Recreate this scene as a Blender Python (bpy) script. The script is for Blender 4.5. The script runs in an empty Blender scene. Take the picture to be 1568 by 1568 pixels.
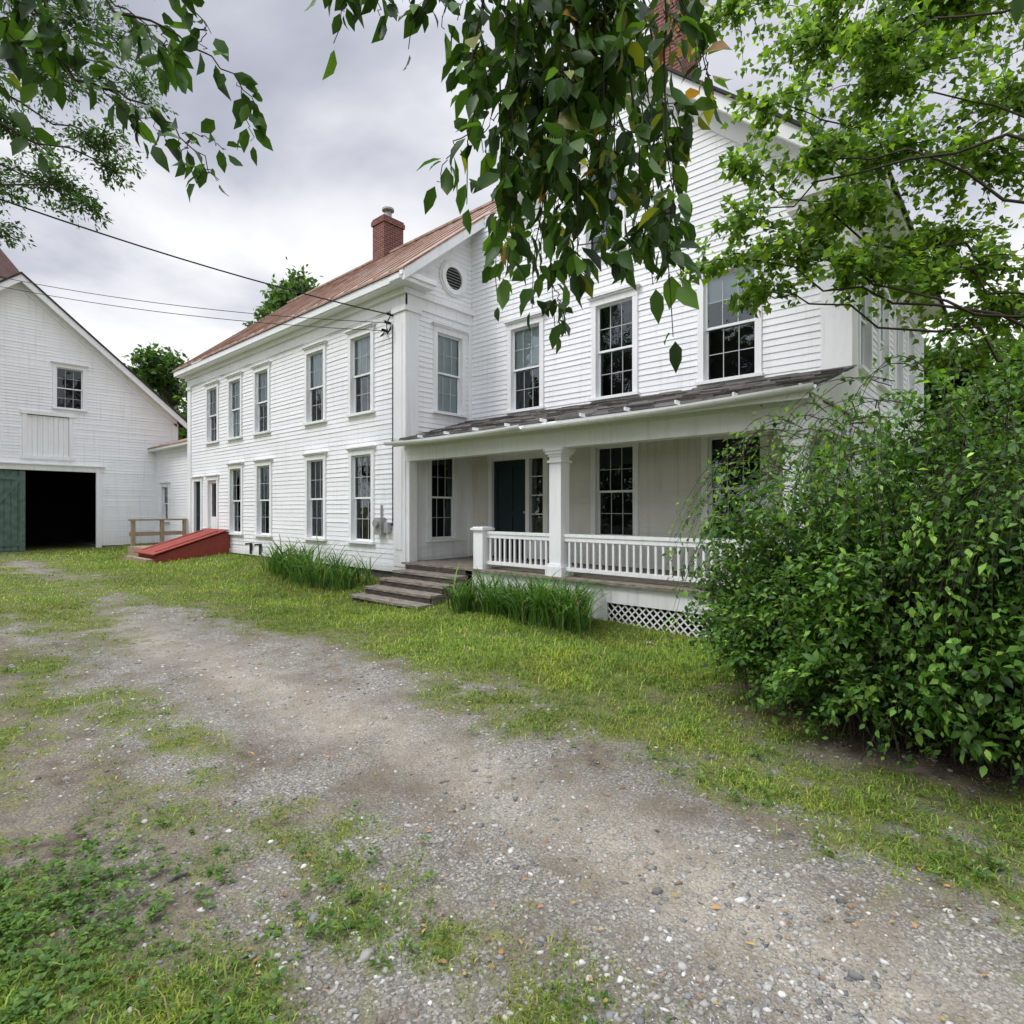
import bpy, math, random
import numpy as np
from mathutils import Vector
rng = np.random.default_rng(7); random.seed(7)
scene = bpy.context.scene
COL = scene.collection

# ------------------------------------------------------------------ helpers
def smooth(t):
    t = np.clip(t, 0, 1); return t*t*(3-2*t)
_perm = rng.random((256, 256))
def vnoise(x, y):
    x = np.asarray(x, float); y = np.asarray(y, float)
    xi = np.floor(x).astype(int); yi = np.floor(y).astype(int)
    fx = x-xi; fy = y-yi; fx = fx*fx*(3-2*fx); fy = fy*fy*(3-2*fy)
    g = lambda a, b: _perm[a % 256, b % 256]
    return (g(xi, yi)*(1-fx)+g(xi+1, yi)*fx)*(1-fy)+(g(xi, yi+1)*(1-fx)+g(xi+1, yi+1)*fx)*fy
def fbm(x, y, o=4):
    s = 0; a = .5; t = 0
    for i in range(o):
        s = s+a*vnoise(x*2**i+17.3*i, y*2**i+5.1*i); t += a; a *= .5
    return s/t
def G(x, y):
    x = np.asarray(x, float); y = np.asarray(y, float)
    h = -0.03+0.12*smooth((-x-7)/8)+0.14*smooth((y-5.3)/2)*smooth((-x-6)/3)-.10*smooth((x+6)/3)*smooth((y-5)/2)
    h = h-.19*np.exp(-(((x+10.4)/3.2)**2+((y-5.9)/1.5)**2))
    h = h+0.05*(fbm(x*.6, y*.6)-.5)+0.02*(fbm(x*3, y*3, 2)-.5)
    h = h-.03*np.exp(-((y-2.35)/.35)**2)*smooth((x+12)/4)
    return h

def new_mat(name):
    m = bpy.data.materials.new(name); m.use_nodes = True
    nt = m.node_tree; nt.nodes.clear()
    out = nt.nodes.new('ShaderNodeOutputMaterial')
    return m, nt, out
class NT:
    def __init__(s, name):
        s.m, s.nt, s.out = new_mat(name)
    def n(s, t, **k):
        nd = s.nt.nodes.new(t)
        for a, b in k.items():
            if a.startswith('i_'):
                nd.inputs[a[2:].replace('_', ' ')].default_value = b
            else: setattr(nd, a, b)
        return nd
    def l(s, a, b): s.nt.links.new(a, b)
    def mix(s, f, a, b, t='MIX'):
        nd = s.nt.nodes.new('ShaderNodeMix'); nd.data_type = 'RGBA'; nd.blend_type = t
        for i, v in ((0, f), (6, a), (7, b)):
            if hasattr(v, 'links'): s.l(v, nd.inputs[i])
            else: nd.inputs[i].default_value = v if i == 0 else (tuple(v)+(1,))[:4]
        return nd.outputs[2]
    def ramp(s, f, st):
        nd = s.nt.nodes.new('ShaderNodeValToRGB'); e = nd.color_ramp.elements
        while len(e) < len(st): e.new(.5)
        for el, (p, c) in zip(e, st):
            el.position = p; el.color = (c, c, c, 1) if not hasattr(c, '__len__') else tuple(c)+(1,)
        s.l(f, nd.inputs[0]); return nd.outputs[0]
    def coords(s, scale=(1, 1, 1), world=True):
        g = s.n('ShaderNodeNewGeometry').outputs['Position']
        mp = s.n('ShaderNodeMapping'); s.l(g, mp.inputs[0]); mp.inputs['Scale'].default_value = scale
        return mp.outputs[0]
    def noise(s, v, sc, det=4, rough=.55):
        nd = s.n('ShaderNodeTexNoise'); s.l(v, nd.inputs['Vector'])
        nd.inputs['Scale'].default_value = sc; nd.inputs['Detail'].default_value = det; nd.inputs['Roughness'].default_value = rough
        return nd.outputs['Fac']
    def bump(s, h, st, dist=.01):
        b = s.n('ShaderNodeBump'); b.inputs['Strength'].default_value = st; b.inputs['Distance'].default_value = dist
        s.l(h, b.inputs['Height']); return b.outputs[0]
    def bsdf(s, col, rough=.7, spec=.3, nrm=None, metal=0):
        p = s.n('ShaderNodeBsdfPrincipled')
        if hasattr(col, 'links'): s.l(col, p.inputs['Base Color'])
        else: p.inputs['Base Color'].default_value = tuple(col)+(1,)
        if hasattr(rough, 'links'): s.l(rough, p.inputs['Roughness'])
        else: p.inputs['Roughness'].default_value = rough
        p.inputs['Specular IOR Level'].default_value = spec; p.inputs['Metallic'].default_value = metal
        if nrm is not None: s.l(nrm, p.inputs['Normal'])
        return p.outputs[0]
    def end(s, sh):
        s.l(sh, s.out.inputs[0]); return s.m

def paint(name, base, dirt, amt=.5):
    t = NT(name); c = t.coords()
    n1 = t.noise(c, .7, 4); st = t.noise(t.coords((14, 14, .8)), 1.0, 3)
    f = t.ramp(n1, [(.42, 0.0), (.72, amt)])
    col = t.mix(f, base, dirt)
    f2 = t.ramp(st, [(.52, 0.0), (.75, amt*.9)])
    col = t.mix(f2, col, tuple(x*.82 for x in dirt))
    sp = t.noise(t.coords((9, 9, 40)), 1.6, 4, .7)
    f3 = t.ramp(sp, [(.62, 0.0), (.70, amt*1.2)])
    col = t.mix(f3, col, (.42, .39, .35))
    gd = t.n('ShaderNodeSeparateXYZ'); t.l(t.coords(), gd.inputs[0])
    lowf = t.n('ShaderNodeMapRange'); t.l(gd.outputs[2], lowf.inputs[0])
    lowf.inputs[1].default_value = 1.0; lowf.inputs[2].default_value = .1; lowf.inputs[4].default_value = .55
    mm = t.n('ShaderNodeMath', operation='MULTIPLY'); t.l(lowf.outputs[0], mm.inputs[0]); t.l(st, mm.inputs[1])
    col = t.mix(mm.outputs[0], col, (.33, .33, .24))
    return t.end(t.bsdf(col, .62, .25))
M_white = paint('white_clapboard_paint', (.84, .85, .855), (.70, .71, .715), .40)
M_trim = paint('white_trim_paint', (.82, .83, .83), (.64, .64, .62), .38)
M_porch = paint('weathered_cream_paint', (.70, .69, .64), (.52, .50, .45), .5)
M_sash = paint('aged_sash_paint', (.52, .53, .53), (.36, .36, .35), .5)

def simple(name, c, r=.6, var=.25, sc=4, spec=.3, bump=.1):
    t = NT(name); co = t.coords()
    n = t.noise(co, sc, 4)
    col = t.mix(n, tuple(x*(1-var) for x in c), tuple(min(1, x*(1+var)) for x in c))
    return t.end(t.bsdf(col, r, spec, t.bump(t.noise(co, sc*6, 3), bump, .01)))
M_dark = simple('dark_interior', (.012, .012, .013), .9)  # near-black colour stands in for unlit space behind openings
M_green = simple('dark_green_door_paint', (.010, .026, .030), .5, .3)
M_barngreen = simple('faded_green_planks', (.085, .14, .11), .7, .7, 6)
M_blind = simple('roller_blind_fabric', (.66, .68, .69), .8, .08, 2)
M_lace = simple('curtain_fabric', (.34, .37, .39), .9, .4, 9)
M_red = simple('red_bulkhead_paint', (.27, .05, .036), .65, .4, 5)
M_grey = simple('grey_metal', (.32, .32, .31), .5, .2, 8, .5)
M_black = simple('black_cable', (.015, .015, .015), .6)
M_stone = simple('foundation_stone', (.10, .095, .085), .9, .5, 7, .2, .5)
M_roofdark = simple('asphalt_shingle', (.055, .05, .048), .95, .4, 9, .1, .6)
M_soffit = simple('aged_soffit', (.35, .34, .31), .8, .3, 3)

def m_wood(name, k=1.0):
    t = NT(name); n = t.noise(t.coords((2, 14, 14)), 3, 5, .65)
    col = t.ramp(n, [(.3, (.08*k, .065*k, .05*k)), (.5, (.22*k, .19*k, .155*k)), (.72, (.40*k, .36*k, .31*k))])
    return t.end(t.bsdf(col, .85, .15, t.bump(n, .4, .01)))
M_wood = m_wood('weathered_wood'); M_wooddk = m_wood('dark_weathered_wood', .3)  # tread wood darkened for risers, step contrast put into the colour
def m_shingle():
    t = NT('porch_shingle'); n = t.noise(t.coords(), 12, 5, .7); n2 = t.noise(t.coords(), 1.3, 4)
    col = t.mix(t.ramp(n2, [(.4, 0.), (.65, .8)]), (.08, .078, .08), (.17, .14, .115))
    col = t.mix(n, col, (.19, .18, .17), 'MIX')
    return t.end(t.bsdf(col, .95, .1, t.bump(n, .8, .02)))
M_shingle = m_shingle()
def m_rust():
    t = NT('rusty_metal_roof')
    a = t.noise(t.coords((2.2, .5, .5)), 1.2, 5, .6); b = t.noise(t.coords((9, 1, 1)), 2.0, 5, .65)
    col = t.ramp(a, [(.3, (.19, .095, .058)), (.5, (.30, .165, .105)), (.7, (.38, .27, .20))])
    col = t.mix(t.ramp(b, [(.46, 0.), (.68, .8)]), col, (.38, .34, .31))
    col = t.mix(t.ramp(b, [(.30, .7), (.44, 0.)]), col, (.10, .055, .04))
    return t.end(t.bsdf(col, .6, .3, t.bump(b, .1, .01)))
M_rust = m_rust()
def m_brick():
    t = NT('red_brick'); g = t.coords(); s = t.n('ShaderNodeSeparateXYZ'); t.l(g, s.inputs[0])
    ad = t.n('ShaderNodeMath', operation='ADD'); t.l(s.outputs[0], ad.inputs[0]); t.l(s.outputs[1], ad.inputs[1])
    c = t.n('ShaderNodeCombineXYZ'); t.l(ad.outputs[0], c.inputs[0]); t.l(s.outputs[2], c.inputs[1])
    b = t.n('ShaderNodeTexBrick'); t.l(c.outputs[0], b.inputs['Vector'])
    b.inputs['Color1'].default_value = (.20, .055, .04, 1); b.inputs['Color2'].default_value = (.12, .04, .035, 1)
    b.inputs['Mortar'].default_value = (.25, .21, .19, 1); b.inputs['Scale'].default_value = 1
    b.inputs['Brick Width'].default_value = .21; b.inputs['Row Height'].default_value = .075; b.inputs['Mortar Size'].default_value = .009
    col = t.mix(t.ramp(t.noise(g, 5, 5), [(.4, 0.), (.7, .5)]), b.outputs[0], (.10, .05, .04))
    return t.end(t.bsdf(col, .9, .1))
M_brick = m_brick()
def m_glass():
    t = NT('window_glass')
    fr = t.n('ShaderNodeFresnel'); fr.inputs[0].default_value = 1.5
    nrm = t.bump(t.noise(t.coords(), 2.2, 2), .3, .03)
    t.l(nrm, fr.inputs['Normal'])
    mr = t.n('ShaderNodeMapRange'); t.l(fr.outputs[0], mr.inputs[0]); mr.inputs[3].default_value = .03; mr.inputs[4].default_value = 1.0
    gl = t.n('ShaderNodeBsdfGlossy'); gl.inputs['Roughness'].default_value = .015; t.l(nrm, gl.inputs['Normal'])
    gl.inputs['Color'].default_value = (.8, .9, .95, 1)
    tr = t.n('ShaderNodeBsdfTransparent'); tr.inputs[0].default_value = (.74, .81, .82, 1)
    mx = t.n('ShaderNodeMixShader'); t.l(mr.outputs[0], mx.inputs[0]); t.l(tr.outputs[0], mx.inputs[1]); t.l(gl.outputs[0], mx.inputs[2])
    return t.end(mx.outputs[0])
M_glass = m_glass()
def m_leaf(name, transl=.4, rough=.45, tint=(1.5, 1.6, .6)):
    t = NT(name); a = t.n('ShaderNodeAttribute', attribute_name='col')
    p = t.bsdf(a.outputs['Color'], rough, .35)
    tr = t.n('ShaderNodeBsdfTranslucent')
    c = t.mix(1.0, a.outputs['Color'], tint, 'MULTIPLY'); t.l(c, tr.inputs[0])
    mx = t.n('ShaderNodeMixShader'); mx.inputs[0].default_value = transl
    t.l(p, mx.inputs[1]); t.l(tr.outputs[0], mx.inputs[2])
    return t.end(mx.outputs[0])
M_leaf = m_leaf('leaf'); M_grassblade = m_leaf('grass_blade', .35, .6, (1.3, 1.4, .7))
M_leafthin = m_leaf('thin_bright_leaf', .55, .5, (2.0, 1.9, .8))
def m_attr(name, rough=.9):
    t = NT(name); a = t.n('ShaderNodeAttribute', attribute_name='col')
    return t.end(t.bsdf(a.outputs['Color'], rough, .2))
M_pebble = m_attr('gravel_pebble')
M_bark = simple('bark', (.055, .045, .035), .95, .5, 12, .1, .6)

# ---------------------------------------------------------------- mesh builders
def empty(name, loc=(0, 0, 0)):
    o = bpy.data.objects.new(name, None); COL.objects.link(o); o.location = loc; return o
def mesh_np(name, V, T, mat, col=None, parent=None, smooth_=False):
    me = bpy.data.meshes.new(name); n = len(V); m = len(T)
    me.vertices.add(n); me.vertices.foreach_set('co', np.asarray(V, np.float32).ravel())
    me.loops.add(3*m); me.loops.foreach_set('vertex_index', np.asarray(T, np.int32).ravel())
    me.polygons.add(m); me.polygons.foreach_set('loop_start', np.arange(m, dtype=np.int32)*3)
    me.update(calc_edges=True); me.validate()
    if smooth_: me.polygons.foreach_set('use_smooth', np.ones(len(me.polygons), bool))
    if col is not None:
        a = me.attributes.new('col', 'FLOAT_COLOR', 'POINT')
        c = np.ones((n, 4), np.float32); c[:, :3] = col; a.data.foreach_set('color', c.ravel())
    me.materials.append(mat)
    o = bpy.data.objects.new(name, me); COL.objects.link(o)
    if parent: o.parent = parent
    return o
class MB:
    def __init__(s, name, mat, parent=None): s.name, s.mat, s.parent, s.v, s.f = name, mat, parent, [], []
    def quad(s, *p):
        b = len(s.v); s.v += [tuple(q) for q in p]; s.f.append(tuple(range(b, b+len(p))))
    def prism(s, F, poly, n0, n1):
        b = len(s.v); k = len(poly)
        for n in (n0, n1):
            for u, z in poly: s.v.append(F(u, n, z))
        s.f.append(tuple(range(b, b+k))); s.f.append(tuple(range(b+2*k-1, b+k-1, -1)))
        for i in range(k):
            j = (i+1) % k; s.f.append((b+i, b+k+i, b+k+j, b+j))
    def box(s, F, u0, u1, n0, n1, z0, z1): s.prism(F, [(u0, z0), (u1, z0), (u1, z1), (u0, z1)], n0, n1)
    def build(s, bevel=0):
        if not s.v: return None
        me = bpy.data.meshes.new(s.name); me.from_pydata(s.v, [], s.f); me.materials.append(s.mat); me.update()
        o = bpy.data.objects.new(s.name, me); COL.objects.link(o)
        if s.parent: o.parent = s.parent
        if bevel:
            md = o.modifiers.new('bevel', 'BEVEL'); md.width = bevel; md.segments = 2; md.limit_method = 'ANGLE'
        return o
def frame(ox, oy, U, N):
    return lambda u, n, z: (ox+U[0]*u+N[0]*n, oy+U[1]*u+N[1]*n, z)
W = frame(0, 0, (1, 0), (0, 1))          # world: u=x n=y
WY = frame(0, 0, (0, 1), (1, 0))         # u=y n=x

def clap(mb, F, z0, z1, lo, hi, holes=(), e=.108):
    z = z0
    while z < z1-1e-4:
        zt = min(z+e, z1); zm = (z+zt)/2
        segs = [(lo(zm), hi(zm))]
        for (a, b, c, d) in holes:
            if c < zm < d:
                ns = []
                for (p, q) in segs:
                    if b <= p or a >= q: ns.append((p, q)); continue
                    if a > p: ns.append((p, a))
                    if b < q: ns.append((b, q))
                segs = ns
        for (p, q) in segs:
            if q-p < .02: continue
            cuts = [p]
            while cuts[-1]+5 < q: cuts.append(cuts[-1]+random.uniform(2.2, 4.6))
            cuts.append(q)
            for i in range(len(cuts)-1):
                a, b = cuts[i], cuts[i+1]
                j = random.uniform(-.004, .004); j2 = random.uniform(-.005, .005)
                at, bt, ab, bb = a, b, a, b
                if i == 0 and abs(a-lo(zm)) < 1e-6: ab, at = lo(z), lo(zt)
                if i == len(cuts)-2 and abs(b-hi(zm)) < 1e-6: bb, bt = hi(z), hi(zt)
                if bt <= at: at = bt = (at+bt)/2
                n = .018+j
                mb.quad(F(ab, n, z), F(bb, n+j2*.5, z+j2), F(bt, .004, zt+.006), F(at, .004, zt+.006))
                mb.quad(F(ab, 0, z), F(bb, 0, z), F(bb, n+j2*.5, z+j2), F(ab, n, z))
        z = zt

# ================================================================ FARMHOUSE
house = empty('white_farmhouse', (-9.68, 7.5, 0))
parts = {}
def P_(name, mat):
    if name not in parts: parts[name] = MB(name, mat)
    return parts[name]
def window(pre, F, uc, z0, z1, w=.8, blind=None, head=True, cols=3, cas=.105, rnd=.0):
    tr = P_(pre+'_window_casings', M_trim); sa = P_(pre+'_window_sashes', M_trim); gl = P_(pre+'_window_glass', M_glass)
    mu = P_(pre+'_window_muntins', M_sash)
    dk = P_(pre+'_window_interior', M_dark)
    a, b = uc-w/2, uc+w/2
    tr.box(F, a-cas, a, -.1, .048, z0, z1); tr.box(F, b, b+cas, -.1, .048, z0, z1)
    tr.box(F, a-cas-.03, b+cas+.03, -.1, .095, z0-.055, z0)
    tr.box(F, a-cas, b+cas, -.1, .052, z1, z1+.12)
    if head:
        tr.box(F, a-cas-.03, b+cas+.03, 0, .085, z1+.12, z1+.155)
        tr.box(F, a-cas-.06, b+cas+.06, 0, .12, z1+.155, z1+.185)
    zm = (z0+z1)/2
    for (s0, s1, n) in ((zm-.02, z1, -.035), (z0, zm+.02, -.072)):
        st = .036
        sa.box(F, a, a+st, n-.03, n, s0, s1); sa.box(F, b-st, b, n-.03, n, s0, s1)
        sa.box(F, a+st, b-st, n-.03, n-.001, s0, s0+.04); sa.box(F, a+st, b-st, n-.03, n-.001, s1-.035, s1)
        ww = (w-2*st)
        for i in range(1, cols):
            x = a+st+ww*i/cols; mu.box(F, x-.006, x+.006, n-.022, n-.008, s0+.04, s1-.035)
        zz = (s0+s1)/2; mu.box(F, a+st, b-st, n-.020, n-.010, zz-.006, zz+.006)
        tl = random.uniform(-.006, .006)
        gl.quad(F(a+st, n-.015+tl, s0+.04), F(b-st, n-.015, s0+.04), F(b-st, n-.015-tl*.5, s1-.035), F(a+st, n-.015+tl*.5, s1-.035))
    dk.quad(F(a-.12, -.45, z0-.15), F(b+.12, -.45, z0-.15), F(b+.12, -.45, z1+.15), F(a-.12, -.45, z1+.15))
    for x in (a-.12, b+.12):
        dk.quad(F(x, -.1, z0-.15), F(x, -.45, z0-.15), F(x, -.45, z1+.15), F(x, -.1, z1+.15))
    for zq in (z0-.15, z1+.15):
        dk.quad(F(a-.12, -.1, zq), F(b+.12, -.1, zq), F(b+.12, -.45, zq), F(a-.12, -.45, zq))
    if blind:
        kind, frac = blind
        bl = P_(pre+('_roller_blinds' if kind == 'b' else '_curtains'), M_blind if kind == 'b' else M_lace)
        zb = z1-(z1-z0)*frac
        if kind == 'b': bl.quad(F(a, -.115, zb), F(b, -.115, zb), F(b, -.115, z1), F(a, -.115, z1))
        else:
            k = 24
            for i in range(k):
                u0, u1 = a+w*i/k, a+w*(i+1)/k
                n0 = -.15+.018*math.sin(i*1.9); n1 = -.15+.018*math.sin((i+1)*1.9)
                bl.quad(F(u0, n0, zb), F(u1, n1, zb), F(u1, n1, z1), F(u0, n0, z1))
    return (a-.06, b+.06, z0-.02, z1+.06)

E = 1.6
# ---- wing
WX0, WX1, WY0 = -21.9, -9.68, 7.5
FW = frame(0, WY0, (1, 0), (0, -1))
wing = P_('wing_clapboards', M_white)
holes = []
ups = [(-19.8, ('b', .5)), (-18.06, ('b', 1)), (-16.26, ('b', .55)), (-13.31, ('b', .5)), (-11.3, ('b', .48))]
for x, b in ups: holes.append(window('wing', FW, x, 3.80, 5.55, .80, b))
for x, b in [(-18.0, None), (-16.14, ('c', .5)), (-13.3, None), (-11.28, ('b', .12))]:
    holes.append(window('wing', FW, x, .88, 2.84, .78, b))
tr = P_('wing_window_casings', M_trim)
def door(F, a, b, z0, z1, mat, glass=False, nm='door'):
    tr.box(F, a-.1, a, -.1, .05, z0, z1); tr.box(F, b, b+.1, -.1, .05, z0, z1); tr.box(F, a-.13, b+.13, -.1, .055, z1, z1+.14)
    tr.box(F, a-.17, b+.17, 0, .11, z1+.14, z1+.175)
    d = P_(nm, mat)
    st = .1
    if glass:
        zc = z0+(z1-z0)*.42
        d.box(F, a, a+st, -.08, -.04, z0, z1); d.box(F, b-st, b, -.08, -.04, z0, z1)
        d.box(F, a+st, b-st, -.08, -.041, z0, zc); d.box(F, a+st, b-st, -.08, -.041, z1-st, z1)
        P_('wing_window_glass', M_glass).quad(F(a+st, -.06, zc), F(b-st, -.06, zc), F(b-st, -.06, z1-st), F(a+st, -.06, z1-st))
        P_('wing_window_interior', M_dark).quad(F(a, -.3, z0), F(b, -.3, z0), F(b, -.3, z1), F(a, -.3, z1))
    else:
        d.box(F, a, b, -.09, -.055, z0, z1)
        d.box(F, a, a+st, -.055, -.035, z0, z1); d.box(F, b-st, b, -.055, -.035, z0, z1)
        mid = (a+b)/2; d.box(F, mid-.05, mid+.05, -.055, -.036, z0+.2, z1-.12)
        for q in (z0, z0+(z1-z0)*.42, z1-.12): d.box(F, a+st, b-st, -.055, -.037, q, q+(.2 if q == z0 else .12))
        P_('door_knobs', M_grey).box(F, b-.09, b-.05, -.035, .01, z0+.95, z0+1.0)
    return (a-.05, b+.05, z0-.05, z1+.06)
holes.append(door(FW, -21.33, -20.75, .5, 2.55, M_green, nm='side_door'))
holes.append(door(FW, -20.12, -19.42, .5, 2.55, M_trim, True, 'storm_door'))
clap(wing, FW, .32, 6.2, lambda z: WX0, lambda z: WX1, holes)
fd = P_('stone_foundation', M_stone)
fd.box(W, WX0+.02, WX1-.02, WY0+.02, WY0+.3, -.5, .31)
tr.box(FW, WX0-.02, WX1+.03, .0, .04, .27, .40)
tr.box(FW, WX1-.36, WX1+.045, .0, .055, .4, 5.75)      # corner pilaster front
tr.box(FW, WX1-.29, WX1-.06, .055, .067, .75, 5.5)
tr.box(FW, WX0-.03, WX0+.26, 0, .05, .4, 5.75)
tr.box(FW, WX1-.40, WX1+.08, 0, .09, 5.75, 5.86)
tr.box(FW, WX0-.05, WX0+.30, 0, .09, 5.75, 5.86)
tr.box(FW, WX0-.03, WX1+.045, 0, .05, 5.862, 6.22)       # frieze
tr.box(FW, WX0-.06, WX1+.10, 0.05, .12, 6.10, 6.221)
eav = 6.45; ysl = .82
tr.box(FW, WX0-.35, WX1+.38, 0.0, .34, 6.222, 6.30)
tr.box(FW, WX0-.38, WX1+.41, .30, .37, 6.24, 6.40)
ry, rz = 11.4, eav+ysl*(11.4-7.1)
roof = P_('rusty_metal_roof', M_rust)
xl, xr = WX0-.45, WX1+.45
def slab(mb, pts, th=.05):
    b = len(mb.v); k = len(pts)
    mb.v += [tuple(p) for p in pts]+[(p[0], p[1], p[2]-th) for p in pts]
    mb.f.append(tuple(range(b, b+k))); mb.f.append(tuple(range(b+2*k-1, b+k-1, -1)))
    for i in range(k):
        j = (i+1) % k; mb.f.append((b+i, b+k+i, b+k+j, b+j))
zy = lambda y: eav+ysl*(y-7.1)
slab(roof, [(xl, 7.1, eav), (xr, 7.1, eav), (xr, 9.38, zy(9.38)), (-8.15, 9.38, zy(9.38)), (-6.4, ry, rz), (xl, ry, rz)])
slab(roof, [(xl, ry, rz), (-6.4, ry, rz), (-6.4, 15.6, eav), (xl, 15.6, eav)])
x = xl+.3
while x < -7:
    ytop = ry; y0 = 7.1
    if x > xr: y0 = 9.5+max(0, (x+8.2))*1.15
    if y0 < ry-.3:
        roof.prism(WY, [(y0, zy(y0)), (ytop, zy(ytop)), (ytop, zy(ytop)+.03), (y0, zy(y0)+.03)], x-.011, x+.011)
    x += .56
roof.box(W, xl, -6.6, ry-.09, ry+.09, rz-.03, rz+.035)
dk = P_('wing_back_walls', M_white)
dk.box(W, WX0, WX1, 15.2, 15.3, 0, 6.4)
FWL = frame(WX0, 0, (0, 1), (-1, 0))
clap(P_('wing_end_clapboards', M_white), FWL, .3, rz-.1, lambda z: max(7.5, 7.5+(z-6.6)/ysl), lambda z: min(15.3, 15.3-(z-6.6)/ysl))
# ---- return wall (gable pediment end)
FR = frame(WX1, 0, (0, 1), (1, 0))
rh = [window('return', FR, 8.70, 3.76, 5.50, .74, ('b', 1)), window('return', FR, 8.52, .95, 2.78, .72, None)]
clap(P_('return_clapboards', M_white), FR, .35, zy(9.4)-.05, lambda z: max(7.5, 7.5+(z-6.75)/ysl), lambda z: 9.4, rh)
tr.box(FR, 7.447, 7.80, 0, .05, .4, 5.75); tr.box(FR, 7.447, 7.86, 0, .085, 5.75, 5.86)
tr.box(FR, 7.447, 9.4, 0, .045, 5.862, 6.22)
tr.box(FR, 7.44, 9.4, 0.045, .10, 6.10, 6.221)
tr.box(FR, 7.05, 7.95, 0.0, .36, 6.224, 6.31); tr.box(FR, 7.10, 8.0, .30, .405, 6.31, 6.42)
tr.box(FR, 9.28, 9.395, 0, .04, .5, 5.86)
def rake(mb, F, u0, z0, u1, z1, h, n0, n1): mb.prism(F, [(u0, z0-h), (u1, z1-h), (u1, z1), (u0, z0)], n0, n1)
rake(tr, FR, 7.12, zy(7.12)-.052, 9.39, zy(9.39)-.052, .22, .36, .44)
rake(tr, FR, 7.5, zy(7.5)-.06, 9.39, zy(9.39)-.06, .10, .0, .36)
rake(tr, FR, 7.5, zy(7.5)-.17, 9.39, zy(9.39)-.17, .28, .0, .06)
rw = P_('round_window_ring', M_trim); rl = P_('round_window_louvres', M_grey)
def ring(mb, F, uc, zc, r0, r1, n0, n1, k=32):
    for i in range(k):
        a, b = 2*math.pi*i/k, 2*math.pi*(i+1)/k
        q = lambda r, an, n: F(uc+r*math.cos(an), n, zc+r*math.sin(an))
        mb.quad(q(r0, a, n1), q(r1, a, n1), q(r1, b, n1), q(r0, b, n1)); mb.quad(q(r1, a, n0), q(r1, a, n1), q(r1, b, n1), q(r1, b, n0)); mb.quad(q(r0, a, n0), q(r0, a, n1), q(r0, b, n1), q(r0, b, n0))
def disc(mb, F, uc, zc, r, n, k=32): mb.quad(*[F(uc+r*math.cos(2*math.pi*i/k), n, zc+r*math.sin(2*math.pi*i/k)) for i in range(k)])
ring(rw, FR, 8.80, 6.80, .25, .36, .0, .075); ring(rw, FR, 8.80, 6.80, .33, .40, .0, .05)
disc(P_('round_window_back', M_dark), FR, 8.80, 6.80, .26, .028)
for i in range(-3, 4):
    hw = math.sqrt(max(.0, .24**2-(i*.065)**2)); rl.box(FR, 8.80-hw, 8.80+hw, .03, .042, 6.80+i*.065-.005, 6.80+i*.065+.005)

# ---- main block
MX0, MX1, MY = -9.68, -1.9, 9.4
FM = frame(0, MY, (1, 0), (0, -1))
PX, PZ, SL = -5.92, 8.72+E, .9
rk = lambda x: PZ-SL*abs(x-PX)       # roof surface height
mh = []
mh.append(window('main', FM, -8.0, 3.75, 5.52, .80, ('b', .52)))
mh.append(window('main', FM, -5.8, 3.75, 5.52, .80, None))
mh.append(window('main', FM, -3.63, 3.75, 5.52, .84, ('b', .25)))
mh.append(window('main', FM, -6.05, 6.5, 8.2, .76, None))
up = P_('main_clapboards', M_white)
def mlo(z):
    if z < zy(9.4)-.08: return MX0
    return PX-(PZ-.12-z)/SL
clap(up, FM, 3.5, PZ-.2, mlo, lambda z: min(MX1, PX+(PZ-.12-z)/SL), mh)
# porch wall
ph = [window('porch', FM, -5.8, 1.08, 2.80, .82, None, False), window('porch', FM, -3.55, 1.08, 2.80, .86, None, False)]
ph.append(door(FM, -8.98, -7.98, .56, 2.68, M_green, nm='front_door'))
ph.append((-7.9, -7.45, .5, 2.72))
tr.box(FM, -7.50, -7.38, -.1, .05, .56, 2.82); tr.box(FM, -7.88, -7.50, -.1, .04, .56, 1.1)
tr.box(FM, -7.849, -7.501, -.1, .051, 2.68, 2.82)
P_('porch_window_glass', M_glass).quad(FM(-7.88, -.05, 1.1), FM(-7.5, -.05, 1.1), FM(-7.5, -.05, 2.68), FM(-7.88, -.05, 2.68))
for q in (1.5, 1.9, 2.3): P_('porch_window_sashes', M_trim).box(FM, -7.88, -7.5, -.06, -.035, q-.01, q+.01)
P_('porch_window_interior', M_dark).quad(FM(-7.95, -.3, .6), FM(-7.4, -.3, .6), FM(-7.4, -.3, 2.75), FM(-7.95, -.3, 2.75))
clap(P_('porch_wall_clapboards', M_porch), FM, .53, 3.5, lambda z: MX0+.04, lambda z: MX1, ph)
FS = frame(MX1, 0, (0, 1), (1, 0))
sh = []
for y in (10.35, 11.9, 13.5, 15.1):
    sh.append(window('side', FS, y, 3.75, 5.45, .8, ('b', .4)))
    sh.append(window('side', FS, y, .95, 2.8, .8, None))
clap(P_('side_clapboards', M_white), FS, .1, 6.25, lambda z: MY, lambda z: 17.0, sh)
fd.box(W, MX0, MX1-.03, MY+.03, 16.9, -.5, .12)
tr.box(FM, MX1-.36, MX1+.045, 0, .055, -.1, 5.72); tr.box(FM, MX1-.40, MX1+.08, 0, .09, 5.72, 5.83)
tr.box(FS, MY-.052, MY+.33, 0, .05, -.1, 5.72)
tr.box(FS, 16.7, 17.03, 0, .05, -.1, 5.72)
tr.box(FS, MY-.052, 17.03, 0, .047, 5.83, 6.2)
tr.box(FS, MY-.3, 17.3, .0, .40, 6.22, 6.30); tr.box(FS, MY-.33, 17.33, .38, .46, 6.18, 6.38)
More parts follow.
